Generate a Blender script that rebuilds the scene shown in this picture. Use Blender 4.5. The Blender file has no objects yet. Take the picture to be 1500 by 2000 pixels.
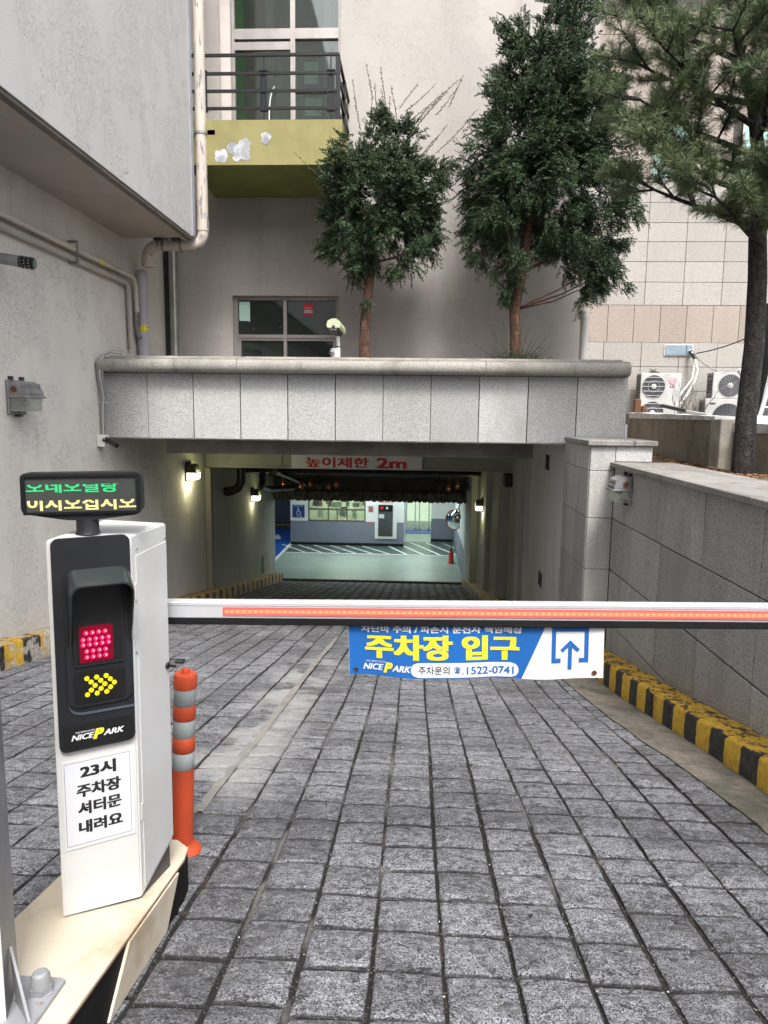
import bpy, bmesh, math, random
import numpy as np
from mathutils import Vector, Matrix
PI = math.pi
scene = bpy.context.scene
COL = scene.collection
rnd = random.Random(11)

# ------------------------------------------------------------------ camera
CAMZ = 1.3
def cam_matrix(pitch=7.9, yaw=-2.6, roll=.7):
    p, y, r = map(math.radians, (pitch, yaw, roll))
    f = Vector((math.sin(y)*math.cos(p), math.cos(y)*math.cos(p), -math.sin(p)))
    right = Vector((math.cos(y), -math.sin(y), 0)); down = f.cross(right)
    i = right*math.cos(r)-down*math.sin(r); j = right*math.sin(r)+down*math.cos(r)
    m = Matrix((i, -j, -f)).transposed().to_4x4(); m.translation = (0, 0, CAMZ)
    return m, (i, j, f)
cd = bpy.data.cameras.new('camera'); cam = bpy.data.objects.new('camera', cd); COL.objects.link(cam)
cam.matrix_world, AX = cam_matrix()
cd.sensor_fit = 'VERTICAL'; cd.sensor_height = 24; cd.sensor_width = 18; cd.lens = 1387/2000*24
cd.clip_start = .05; cd.clip_end = 400
scene.camera = cam
def proj(p):
    v = Vector(p)-Vector((0, 0, CAMZ)); z = v.dot(AX[2])
    if z < .05: return None
    return 750+1387*v.dot(AX[0])/z, 1000+1387*v.dot(AX[1])/z, z
# ------------------------------------------------------------------ light
SUN_EL, SUN_AZ = 55, 165          # azimuth clockwise from +Y (north)
w = bpy.data.worlds.new('World'); scene.world = w; w.use_nodes = True
nt = w.node_tree; nt.nodes.clear()
sky = nt.nodes.new('ShaderNodeTexSky'); sky.sky_type = 'NISHITA'; sky.sun_disc = False
sky.sun_elevation = math.radians(SUN_EL); sky.sun_rotation = math.radians(SUN_AZ)
sky.dust_density = 4; sky.air_density = 1.0; sky.ozone_density = .6
bg = nt.nodes.new('ShaderNodeBackground'); bg.inputs[1].default_value = .15
wo = nt.nodes.new('ShaderNodeOutputWorld')
hs = nt.nodes.new('ShaderNodeHueSaturation'); hs.inputs['Saturation'].default_value = .35   # overcast: grey sky
nt.links.new(sky.outputs[0], hs.inputs['Color']); nt.links.new(hs.outputs[0], bg.inputs[0]); nt.links.new(bg.outputs[0], wo.inputs[0])
sd = bpy.data.lights.new('sun', 'SUN'); sun = bpy.data.objects.new('sun', sd); COL.objects.link(sun)
sd.energy = 1.45; sd.angle = math.radians(14); sd.color = (1, .965, .92)
az, el = math.radians(SUN_AZ), math.radians(SUN_EL)
sdir = Vector((math.sin(az)*math.cos(el), math.cos(az)*math.cos(el), math.sin(el)))
sun.rotation_euler = (-sdir).to_track_quat('-Z', 'Y').to_euler()
vs = scene.view_settings; vs.view_transform = 'Standard'; vs.look = 'None'; vs.gamma = 1; vs.use_curve_mapping = False
vs.exposure = 1.42
scene.cycles.max_bounces = 7; scene.cycles.transparent_max_bounces = 12
try: scene.cycles.use_denoising = True
except Exception: pass

# ------------------------------------------------------------------ mesh builder
class MB:
    def __init__(s): s.v = []; s.f = []
    def add(s, vs, fs):
        n = len(s.v); s.v += [tuple(p) for p in vs]; s.f += [tuple(i+n for i in f) for f in fs]; return s
    def box(s, x0, y0, z0, x1, y1, z1):
        x0, x1 = sorted((x0, x1)); y0, y1 = sorted((y0, y1)); z0, z1 = sorted((z0, z1))
        return s.add([(x0,y0,z0),(x1,y0,z0),(x1,y1,z0),(x0,y1,z0),(x0,y0,z1),(x1,y0,z1),(x1,y1,z1),(x0,y1,z1)],
                     [(0,3,2,1),(4,5,6,7),(0,1,5,4),(1,2,6,5),(2,3,7,6),(3,0,4,7)])
    def rbox(s, x0, y0, z0, x1, y1, z1, b=.01, seg=2):
        bm = bmesh.new(); bmesh.ops.create_cube(bm, size=1)
        c = ((x0+x1)/2, (y0+y1)/2, (z0+z1)/2); d = (abs(x1-x0), abs(y1-y0), abs(z1-z0))
        for v in bm.verts: v.co = Vector((c[0]+v.co.x*d[0], c[1]+v.co.y*d[1], c[2]+v.co.z*d[2]))
        bmesh.ops.bevel(bm, geom=bm.edges[:], offset=b, segments=seg, affect='EDGES', profile=.5)
        return s.bm(bm)
    def bm(s, bm):
        bm.verts.index_update(); s.add([v.co[:] for v in bm.verts], [[v.index for v in f.verts] for f in bm.faces]); bm.free(); return s
    def quad(s, a, b, c, d): return s.add([a, b, c, d], [(0,1,2,3)])
    def prism(s, pts, fn, d0, d1):   # pts: 2D outline, fn(u,v,d) -> 3D
        n = len(pts)
        vs_ = [fn(u, v, d0) for u, v in pts]+[fn(u, v, d1) for u, v in pts]
        fs = [tuple(range(n))[::-1], tuple(range(n, 2*n))]+[(i, (i+1) % n, n+(i+1) % n, n+i) for i in range(n)]
        return s.add(vs_, fs)
    def tube(s, path, r, n=10, caps=True):
        path = [Vector(p) for p in path]; m = len(path)
        rs = r if isinstance(r, (list, tuple)) else [r]*m
        base = len(s.v); up = None
        for k, p in enumerate(path):
            t = (path[min(k+1, m-1)]-path[max(k-1, 0)]).normalized()
            if up is None:
                up = Vector((0, 0, 1)) if abs(t.z) < .9 else Vector((1, 0, 0))
            a = t.cross(up).normalized(); b = a.cross(t).normalized(); up = b
            for i in range(n):
                q = p+(a*math.cos(2*PI*i/n)+b*math.sin(2*PI*i/n))*rs[k]; s.v.append(q[:])
        for k in range(m-1):
            for i in range(n):
                j = (i+1) % n; s.f.append((base+k*n+i, base+k*n+j, base+(k+1)*n+j, base+(k+1)*n+i))
        if caps:
            s.f.append(tuple(base+i for i in range(n))[::-1]); s.f.append(tuple(base+(m-1)*n+i for i in range(n)))
        return s
    def cyl(s, p0, p1, r0, r1=None, n=16): return s.tube([p0, p1], [r0, r0 if r1 is None else r1], n)
    def lathe(s, prof, o=(0,0,0), n=20, ax='z'):   # prof: (r, h)
        base = len(s.v)
        for r, h in prof:
            for i in range(n):
                a = 2*PI*i/n; x, y = r*math.cos(a), r*math.sin(a)
                q = (x, y, h) if ax == 'z' else ((x, h, y) if ax == 'y' else (h, x, y))
                s.v.append((q[0]+o[0], q[1]+o[1], q[2]+o[2]))
        for k in range(len(prof)-1):
            for i in range(n):
                j = (i+1) % n; s.f.append((base+k*n+i, base+k*n+j, base+(k+1)*n+j, base+(k+1)*n+i))
        s.f.append(tuple(base+i for i in range(n))[::-1]); s.f.append(tuple(base+(len(prof)-1)*n+i for i in range(n)))
        return s
    def sphere(s, c, r, n=12, m=8, sc=(1,1,1)):
        return s.add(*_sph(c, r, n, m, sc))
    def xf(s, M, start=0):
        for i in range(start, len(s.v)): s.v[i] = (M @ Vector(s.v[i]))[:]
        return s
def _sph(c, r, n=12, m=8, sc=(1,1,1)):
    vs_ = []; fs = []
    for k in range(m+1):
        t = PI*k/m
        for i in range(n):
            a = 2*PI*i/n; vs_.append((c[0]+r*sc[0]*math.sin(t)*math.cos(a), c[1]+r*sc[1]*math.sin(t)*math.sin(a), c[2]+r*sc[2]*math.cos(t)))
    for k in range(m):
        for i in range(n):
            j = (i+1) % n; fs.append((k*n+i, (k+1)*n+i, (k+1)*n+j, k*n+j))
    return vs_, fs
ORG = {}
def mesh_of(name, mb, m, off=(0,0,0), smooth=None):
    me = bpy.data.meshes.new(name)
    me.from_pydata([(v[0]-off[0], v[1]-off[1], v[2]-off[2]) for v in mb.v], [], mb.f)
    if m is not None: me.materials.append(m)
    if smooth is not None:
        me.polygons.foreach_set('use_smooth', [True]*len(me.polygons))
        if smooth < 180: me.set_sharp_from_angle(angle=math.radians(smooth))
    me.update(); return me
def link(name, me, parent=None):
    o = bpy.data.objects.new(name, me); COL.objects.link(o)
    if parent is not None: o.parent = parent
    return o
def tag(o, label=None, cat=None, group=None, kind=None):
    if label: o['label'] = label
    if cat: o['category'] = cat
    if group: o['group'] = group
    if kind: o['kind'] = kind
    return o
def thing(name, loc, label, cat, group=None):
    o = bpy.data.objects.new(name, None); COL.objects.link(o); o.location = loc; o.empty_display_size = .1
    ORG[o.name] = tuple(loc); return tag(o, label, cat, group)
def part(name, mb, m, parent, smooth=None, label=None, kind=None):   # mb in WORLD coordinates
    off = ORG.get(parent.name, (0,0,0)) if parent is not None else (0,0,0)
    o = link(name, mesh_of(name, mb, m, off, smooth), parent); ORG[o.name] = off
    if label: o['label'] = label
    if kind: o['kind'] = kind
    return o
def whole(name, mb, m, label, cat, group=None, smooth=None, origin=None):   # one-mesh thing
    if origin is None:
        a = np.array(mb.v); origin = (float(a[:,0].mean()), float(a[:,1].mean()), float(a[:,2].min()))
    o = link(name, mesh_of(name, mb, m, origin, smooth)); o.location = origin; ORG[o.name] = tuple(origin)
    return tag(o, label, cat, group)
def struct(name, mb, m, smooth=None, label=None):
    o = link(name, mesh_of(name, mb, m, (0,0,0), smooth)); o['kind'] = 'structure'
    if label: o['label'] = label
    return o
def copy_tree(o, parent=None):
    c = o.copy(); COL.objects.link(c); c.parent = parent
    for ch in list(o.children): copy_tree(ch, c)
    return c

# ------------------------------------------------------------------ materials
class NT:
    def __init__(s, name):
        s.m = bpy.data.materials.new(name); s.m.use_nodes = True; s.t = s.m.node_tree; s.t.nodes.clear()
        s.out = s.t.nodes.new('ShaderNodeOutputMaterial'); s.p = s.n('ShaderNodeBsdfPrincipled')
        s.t.links.new(s.p.outputs[0], s.out.inputs[0])
        s.pos = s.n('ShaderNodeNewGeometry').outputs['Position']
    def n(s, typ, ins=None, **kw):
        nd = s.t.nodes.new(typ)
        for k, v in kw.items(): setattr(nd, k, v)
        for k, v in (ins or {}).items(): s.set(nd, k, v)
        return nd
    def set(s, nd, k, v):
        i = nd.inputs[k]
        if isinstance(v, bpy.types.NodeSocket): s.t.links.new(v, i)
        elif isinstance(v, (tuple, list)) and i.type == 'RGBA' and len(v) == 3: i.default_value = (*v, 1)
        else: i.default_value = v
    def math(s, op, a, b=0.0, clamp=False):
        nd = s.n('ShaderNodeMath', operation=op, use_clamp=clamp); s.set(nd, 0, a); s.set(nd, 1, b); return nd.outputs[0]
    def map(s, scale=(1,1,1), loc=(0,0,0), vec=None):
        return s.n('ShaderNodeMapping', {'Vector': vec or s.pos, 'Scale': scale, 'Location': loc}).outputs[0]
    def noise(s, scale, detail=4, rough=.6, vec=None, dist=0):
        return s.n('ShaderNodeTexNoise', {'Vector': vec or s.pos, 'Scale': scale, 'Detail': detail, 'Roughness': rough, 'Distortion': dist}).outputs[0]
    def ramp(s, fac, a, b, smooth=True):   # map a..b -> 0..1
        return s.n('ShaderNodeMapRange', {'Value': fac, 'From Min': a, 'From Max': b}, interpolation_type='SMOOTHSTEP' if smooth else 'LINEAR').outputs[0]
    def mix(s, fac, a, b, mode='MIX'):
        nd = s.n('ShaderNodeMix', data_type='RGBA', blend_type=mode)
        s.set(nd, 0, fac); s.set(nd, 6, a if not isinstance(a, tuple) else (*a[:3], 1)); s.set(nd, 7, b if not isinstance(b, tuple) else (*b[:3], 1)); return nd.outputs[2]
    def bump(s, h, strength=.5, dist=.01, prev=None):
        nd = s.n('ShaderNodeBump', {'Height': h, 'Strength': strength, 'Distance': dist})
        if prev is not None: s.set(nd, 'Normal', prev)
        return nd.outputs[0]
    def fin(s, col, rough=.8, normal=None, metal=0, spec=.5, **kw):
        s.set(s.p, 'Base Color', col); s.set(s.p, 'Roughness', rough); s.set(s.p, 'Metallic', metal); s.set(s.p, 'Specular IOR Level', spec)
        if normal is not None: s.set(s.p, 'Normal', normal)
        for k, v in kw.items(): s.set(s.p, k, v)
        return s.m
def surf(name, c1, c2=None, ns=2., rough=.75, metal=0, bump=0, bs=80, bd=.003, grime=0, gcol=(.05,.045,.04), gs=(3,3,.5), gthr=(.52,.72), spec=.4, fine=0):
    t = NT(name); c2 = c2 or tuple(x*.85 for x in c1)
    col = t.mix(t.ramp(t.noise(ns), .35, .65), c1, c2)
    if fine: col = t.mix(fine, col, t.mix(t.ramp(t.noise(bs*.7, 3), .3, .7), tuple(x*.6 for x in c1), tuple(min(1, x*1.3) for x in c1)))
    if grime: col = t.mix(t.math('MULTIPLY', t.ramp(t.noise(1, 6, .65, vec=t.map(gs)), *gthr), grime), col, gcol)
    nr = t.bump(t.noise(bs, 5), bump, bd) if bump else None
    rg = t.math('ADD', t.math('MULTIPLY', t.noise(ns*5), .2), rough-.1, True)
    return t.fin(col, rg, nr, metal, spec)
def emit(name, col, st):
    t = NT(name); return t.fin((0,0,0), .5, None, **{'Emission Color': (*col, 1), 'Emission Strength': st})
def stucco(name, c1, c2, stain, patch=.5, worm=1.0, sc=1.0):
    t = NT(name)
    big = t.ramp(t.noise(.8, 6, .6, vec=t.map((1,1,.45))), .3, .7)
    col = t.mix(big, c1, c2)
    streak = t.ramp(t.noise(1, 6, .7, vec=t.map((3.2,3.2,.22), (3,1,2))), .5, .78)
    col = t.mix(t.math('MULTIPLY', streak, patch), col, stain)
    grain = t.noise(220*sc, 3, .7)
    col = t.mix(t.math('MULTIPLY', t.ramp(grain, .35, .6), .3), col, tuple(x*.62 for x in c1))
    h1 = t.noise(90*sc, 5, .7)
    wv = t.ramp(t.noise(24*sc, 2, .5, vec=t.map((1,1,.75)), dist=2.6), .585, .60)      # trowel scratches
    wv2 = t.ramp(t.noise(1.6, 3), .42, .55)
    nr = t.bump(h1, .55, .008)
    nr = t.bump(t.math('MULTIPLY', wv, wv2), min(1, .8*worm), .014, nr)
    col = t.mix(t.math('MULTIPLY', t.math('MULTIPLY', wv, wv2), .09*worm), col, tuple(x*.4 for x in c1))
    return t.fin(col, .88, nr, spec=.25)
def granite(name, base, dark, light, sc=1.0, bump=.25, stain=0., stcol=(.10,.09,.075), rnd_amt=.15, var=(1,1,.4)):
    t = NT(name)
    s1 = t.noise(150*sc, 2, .6); s2 = t.noise(330*sc, 2, .6); s3 = t.noise(70*sc, 2)
    col = t.mix(t.ramp(s1, .51, .58), base, dark)
    col = t.mix(t.ramp(s2, .53, .62), col, light)
    col = t.mix(t.math('MULTIPLY', t.ramp(s3, .4, .65), .25), col, dark)
    inf = t.n('ShaderNodeObjectInfo').outputs['Random']
    k = t.math('ADD', t.math('MULTIPLY', inf, rnd_amt*2), 1-rnd_amt)
    col = t.mix(1.0, col, t.n('ShaderNodeCombineColor', {0: k, 1: k, 2: k}).outputs[0], 'MULTIPLY')
    cl = t.ramp(t.noise(1.3, 6, .65, vec=t.map(var)), .45, .75)
    col = t.mix(t.math('MULTIPLY', cl, .35+stain*.3), col, stcol)
    if stain:
        st = t.ramp(t.noise(1, 6, .7, vec=t.map((5,5,.35))), .5, .75); col = t.mix(t.math('MULTIPLY', st, stain), col, stcol)
    nr = t.bump(s1, bump, .002); nr = t.bump(t.noise(40*sc, 4), bump, .004, nr)
    return t.fin(col, .78, nr, spec=.35)

m_stucco_left = stucco('stucco_left', (.72,.68,.625), (.62,.585,.545), (.42,.39,.35), .45, 1.2)
m_stucco_block = stucco('stucco_block', (.57,.555,.55), (.49,.475,.47), (.37,.355,.35), .4, 1.3)
m_stucco_back = stucco('stucco_back', (.45,.425,.395), (.38,.358,.335), (.27,.24,.22), .5, .7)
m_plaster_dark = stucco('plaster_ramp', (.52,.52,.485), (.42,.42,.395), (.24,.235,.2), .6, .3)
m_plaster_skylit = stucco('plaster_skylit', (.74,.745,.74), (.62,.62,.61), (.28,.27,.23), .6, .3)  # ramp plaster made paler, with the skylight at the mouth painted in
m_beam = surf('rough_beam', (.20,.18,.155), (.14,.125,.11), 3, .95, 0, .9, 60, .01)
m_granite = granite('granite_light', (.44,.44,.435), (.12,.12,.12), (.64,.64,.63), 1.0, .2, .2, (.24,.225,.19))
m_coping = granite('granite_coping', (.34,.325,.29), (.11,.105,.10), (.5,.48,.43), 1.0, .25, .75, (.085,.078,.065), .05)
m_gr_wall = granite('granite_dark', (.42,.415,.40), (.12,.118,.115), (.64,.63,.61), .9, .25, .45, (.17,.158,.142), .14)
m_gr_cap = granite('granite_cap', (.27,.255,.24), (.10,.096,.09), (.40,.385,.36), 1.1, .25, .9, (.07,.062,.052), .08, (2,.5,2))
m_gr_beige = granite('granite_beige', (.355,.34,.315), (.205,.195,.18), (.42,.40,.37), .55, .1, .4, (.28,.25,.21), .07)
m_gr_peach = granite('granite_peach', (.325,.28,.245), (.19,.16,.14), (.39,.34,.295), .55, .1, .4, (.24,.195,.155), .08)
m_joint = surf('joint_mortar', (.07,.062,.055), (.035,.032,.03), 5, .95)
m_concrete = surf('concrete', (.34,.32,.29), (.24,.225,.2), 2, .9, 0, .6, 50, .006, .6, (.09,.08,.065))
m_retain = surf('stained_concrete', (.30,.265,.20), (.20,.175,.13), 1.5, .9, 0, .6, 40, .008, .6, (.075,.062,.045), (2.2,2.2,.8), (.44,.74), fine=.35)
m_white_mortar = surf('white_mortar', (.75,.75,.73), (.5,.49,.47), 8, .9, 0, .7, 40, .01)
m_soil = surf('soil', (.12,.085,.06), (.06,.045,.035), 6, .95, 0, .9, 40, .02, fine=.5)
m_litter = surf('leaf_litter', (.30,.15,.07), (.16,.085,.045), 20, .9)
m_pvc = surf('beige_pipe_paint', (.55,.49,.42), (.50,.45,.385), 3, .45, grime=.25)
m_pvc_peel = surf('peeling_pipe_paint', (.50,.44,.38), (.45,.40,.345), 3, .55, 0, .5, 30, .003, 1.0, (.19,.195,.21), (20,20,4), (.565,.585))
m_lilac = surf('lilac_pipe', (.40,.38,.43), (.36,.345,.39), 4, .4)
m_silver = surf('silver_pipe', (.42,.41,.385), (.33,.32,.30), 3, .38, .75, grime=.25)
m_white_pipe = surf('white_pipe', (.68,.67,.64), (.6,.59,.56), 4, .4, grime=.2)
m_grey_metal = surf('grey_metal', (.27,.275,.285), (.22,.225,.235), 5, .5, .15, grime=.25)
m_lampbody = surf('lamp_casting', (.30,.30,.31), (.22,.22,.225), 12, .55, .5, .3, 90, .002, .5, (.06,.06,.055), (8,8,4))
m_dkmetal = surf('dark_metal', (.045,.047,.055), (.03,.03,.035), 6, .45, .2)
m_rail = surf('railing_paint', (.006,.007,.011), (.005,.005,.008), 8, .4, 0)
m_black = surf('black_plastic', (.010,.010,.011), (.007,.007,.008), 6, .35, spec=.45)
m_blackmat = surf('black_matt_plastic', (.012,.013,.016), (.009,.010,.012), 9, .5)
m_rubber = surf('black_rubber', (.006,.006,.007), (.010,.010,.010), 6, .8, spec=.15)
m_whitepaint = surf('white_powder_coat', (.56,.56,.55), (.51,.51,.495), 3, .38, 0, .06, 60, .002, .35, (.36,.33,.26), (5,5,1.2), (.52,.78))
m_cream = surf('cream_steel', (.56,.505,.405), (.50,.44,.34), 3, .6, 0, .1, 60, .002, .75, (.30,.225,.12), (4,3,4), (.47,.74))
m_rust = surf('rust', (.16,.07,.03), (.09,.04,.02), 20, .9, 0, .5, 90, .003)
m_orange = surf('orange_plastic', (.52,.072,.024), (.42,.062,.022), 7, .5, grime=.45, gcol=(.25,.06,.03))
m_reflect = surf('reflective_band', (.30,.33,.335), (.24,.27,.275), 8, .45, 0, .25, 200, .001)
m_alu = surf('aluminium', (.66,.67,.70), (.62,.63,.66), 4, .38, .45)
m_frame_al = surf('brushed_aluminium_frame', (.37,.345,.33), (.32,.30,.285), 4, .4, .55, grime=.25)
m_olive = surf('olive_paint', (.255,.235,.095), (.22,.20,.08), 3, .75, 0, .35, 50, .004, .35, (.22,.19,.07), (3,3,1))
m_chip = surf('bare_plaster', (.50,.51,.52), (.28,.29,.31), 9, .9, 0, .4, 50, .003)
m_chip_grey = surf('bare_grey_plaster', (.33,.34,.36), (.24,.25,.27), 12, .9, 0, .4, 50, .003)
m_print_black = surf('black_ink', (.012,.012,.014), None, 3, .6)
m_print_white = surf('white_ink', (.64,.65,.66), (.60,.61,.62), 3, .6)
m_print_yel = surf('yellow_ink', (.72,.62,.035), (.68,.58,.03), 3, .55)
m_print_red = surf('red_ink', (.62,.04,.03), (.55,.035,.03), 3, .6)
m_print_blue = surf('blue_print', (.012,.115,.40), (.014,.11,.36), 3, .45, 0, .1, 30, .002)
m_sticker_red = surf('sticker_red', (.55,.02,.035), None, 3, .4)
m_mint = surf('mint_paper', (.50,.72,.66), (.46,.66,.61), 3, .8)
m_paper = surf('paper', (.58,.59,.61), (.55,.56,.58), 3, .7)
m_lime = surf('camera_lime_housing', (.46,.51,.34), (.42,.47,.32), 6, .45)
m_bluegrey = surf('blue_grey_panel', (.20,.26,.31), (.17,.22,.27), 4, .5)
m_bark_yew = surf('yew_bark', (.20,.105,.065), (.07,.04,.03), 26, .95, 0, 1.0, 60, .02, .6, (.03,.02,.017), (30,30,5), (.42,.6))
m_bark_pine = surf('pine_bark', (.055,.048,.045), (.02,.018,.018), 20, .95, 0, 1.0, 45, .03, .7, (.012,.011,.011), (25,25,6), (.42,.6))
m_twig = surf('twig', (.10,.085,.055), (.06,.05,.035), 20, .9)
m_green_wall = surf('green_panel', (.05,.55,.06), (.04,.48,.05), 3, .6)
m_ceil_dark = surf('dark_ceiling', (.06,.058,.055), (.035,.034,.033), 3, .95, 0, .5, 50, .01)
m_blackpipe = surf('black_iron_pipe', (.03,.03,.032), (.02,.02,.022), 6, .35, .4)
m_copper = surf('copper_fitting', (.55,.22,.12), (.4,.16,.09), 12, .3, .9)
m_epoxy = surf('green_epoxy_floor', (.30,.37,.335), (.26,.32,.295), .8, .32, 0, 0, 10, .002, .25, (.12,.15,.14), (2,2,2), spec=.5)
m_epoxy_dk = surf('hatched_floor_green', (.09,.13,.115), (.075,.11,.1), 2, .3)
m_bluefloor = surf('blue_bay_paint', (.015,.10,.42), (.013,.09,.38), 2, .35)
m_linewhite = surf('line_paint', (.75,.78,.76), (.65,.68,.66), 4, .5)
m_gwhite = surf('garage_white_wall', (.72,.74,.75), (.68,.70,.71), 1.5, .7)
m_gblue = surf('garage_grey_wall', (.20,.22,.28), (.18,.2,.255), 1.5, .6)
m_acwhite = surf('ac_white', (.44,.44,.43), (.38,.38,.37), 3, .5, grime=.25)
m_acdark = surf('ac_grille_dark', (.07,.075,.085), (.05,.055,.06), 6, .5, .3)
m_lens = surf('lens_glass', (.015,.02,.022), None, 3, .08, spec=.9)
m_mirror = surf('mirror', (.8,.82,.84), None, 3, .04, 1.0)

def glass_mat(name, tint, refl_rough=.03, opacity=.0, dirt=(.3,.3,.3)):
    t = NT(name)
    fr = t.n('ShaderNodeFresnel', {'IOR': 1.6}).outputs[0]
    tr = t.n('ShaderNodeBsdfTransparent', {'Color': tint}).outputs[0]
    gl = t.n('ShaderNodeBsdfGlossy', {'Roughness': refl_rough}).outputs[0]
    mx = t.n('ShaderNodeMixShader'); t.set(mx, 0, t.math('ADD', fr, .05, True)); t.set(mx, 1, tr); t.set(mx, 2, gl)
    df = t.n('ShaderNodeBsdfDiffuse', {'Color': dirt}).outputs[0]
    m2 = t.n('ShaderNodeMixShader'); t.set(m2, 0, t.math('ADD', t.math('MULTIPLY', t.ramp(t.noise(3, 5, vec=t.map((1,1,.5))), .4, .7), .06), opacity)); t.set(m2, 1, mx.outputs[0]); t.set(m2, 2, df)
    t.t.links.new(m2.outputs[0], t.out.inputs[0]); return t.m
m_glass = glass_mat('window_glass', (.72,.80,.75), .03, .05, (.16,.19,.17))
m_glass_dark = glass_mat('dark_window_glass', (.30,.37,.35), .04, .16, (.085,.115,.105))
m_glass_smoke = glass_mat('smoked_screen', (.30,.31,.31), .12, .10, (.12,.12,.12))
m_glass_lamp = glass_mat('lamp_glass', (.8,.82,.78), .15, .25, (.35,.36,.33))

def paver_mat():
    t = NT('split_granite_sett')
    inf = t.n('ShaderNodeObjectInfo').outputs['Random']
    cell = t.n('ShaderNodeTexWhiteNoise', {'Vector': t.n('ShaderNodeVectorMath', {0: t.map((4.67,4.67,0), (.5,0,0))}, operation='FLOOR').outputs[0]}, noise_dimensions='3D').outputs[0]
    s1 = t.noise(125, 3, .7); s2 = t.noise(210, 2, .6); s3 = t.noise(22, 5, .75)
    col = t.mix(t.ramp(s1, .47, .56), (.250,.262,.290), (.042,.044,.052))
    col = t.mix(t.math('MULTIPLY', t.ramp(s2, .53, .60), .85), col, (.50,.50,.50))
    col = t.mix(t.math('MULTIPLY', t.ramp(s3, .46, .62), .55), col, (.10,.10,.10))
    cr = t.math('LESS_THAN', t.math('ABSOLUTE', t.math('SUBTRACT', t.noise(9, 4, .6, vec=t.map((.6,1.3,1)), dist=.6), .5)), .011)   # short dark cleft lines
    cr = t.math('MULTIPLY', cr, t.ramp(t.noise(7, 2, vec=t.map((1,1,1), (7,2,4))), .49, .56))
    col = t.mix(t.math('MULTIPLY', cr, .85), col, (.022,.022,.024))
    k = t.math('ADD', t.math('MULTIPLY', cell, .50), .72)
    col = t.mix(1.0, col, t.n('ShaderNodeCombineColor', {0: k, 1: k, 2: t.math('MULTIPLY', k, 1.02)}).outputs[0], 'MULTIPLY')
    big = t.ramp(t.noise(.8, 6, .65, vec=t.map((1.5,.35,1))), .44, .62)             # dirt along the wheel tracks
    col = t.mix(t.math('MULTIPLY', big, .48), col, (.065,.063,.062))
    oil = t.ramp(t.noise(1.4, 5, .6, vec=t.map((1,1,1), (11,4,0))), .63, .70); col = t.mix(t.math('MULTIPLY', oil, .5), col, (.05,.046,.04))
    hollow_shade = t.ramp(t.noise(19, 7, .74, vec=t.map((1,1.3,1), (2,9,1))), .48, .40)      # relief shade of the hollows painted into the colour
    col = t.mix(t.math('MULTIPLY', hollow_shade, .66), col, (.045,.045,.048))
    hi = t.ramp(t.noise(24, 5, .7, vec=t.map((1,1,1), (6,1,3))), .56, .66)
    col = t.mix(t.math('MULTIPLY', hi, .42), col, (.42,.435,.465))
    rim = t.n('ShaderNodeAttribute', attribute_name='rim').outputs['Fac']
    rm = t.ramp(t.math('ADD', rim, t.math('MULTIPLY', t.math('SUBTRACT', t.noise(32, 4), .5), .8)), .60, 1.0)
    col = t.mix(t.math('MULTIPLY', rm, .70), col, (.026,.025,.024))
    # pale cement wash round the filled slot
    sx = t.n('ShaderNodeSeparateXYZ', {'Vector': t.pos})
    dx = t.math('ABSOLUTE', t.math('ADD', sx.outputs[0], 1.0))
    near = t.math('SUBTRACT', 1.0, t.ramp(dx, .08, .42))
    ys = t.math('MULTIPLY', t.ramp(sx.outputs[1], 2.7, 3.6), t.math('SUBTRACT', 1.0, t.ramp(sx.outputs[1], 6.6, 7.6)))
    pt = t.math('MULTIPLY', t.math('MULTIPLY', near, ys), t.ramp(t.noise(1.7, 5, .6), .44, .60))
    col = t.mix(t.math('MULTIPLY', pt, .75), col, (.42,.42,.415))
    nr = t.bump(t.noise(14, 7, .68), 1.0, .040); nr = t.bump(t.noise(60, 4, .65), 1.0, .014, nr); nr = t.bump(s1, .8, .005, nr)
    return t.fin(col, .74, nr, spec=.35)
m_paver = paver_mat()
def bed_mat():
    t = NT('joint_dirt')
    a = t.ramp(t.noise(2.2, 5, .6, vec=t.map((1.2,.35,1))), .53, .60)
    col = t.mix(a, (.018,.017,.016), (.12,.115,.11))
    col = t.mix(t.math('MULTIPLY', t.ramp(t.noise(2.7, 4, vec=t.map((1,1,1), (5,3,0))), .60, .68), .6), col, (.085,.05,.035))
    col = t.mix(t.ramp(t.noise(140, 2), .62, .70), col, (.22,.21,.20))
    return t.fin(col, .95, t.bump(t.noise(120, 4), .9, .008), spec=.2)
m_bed = bed_mat()
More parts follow.
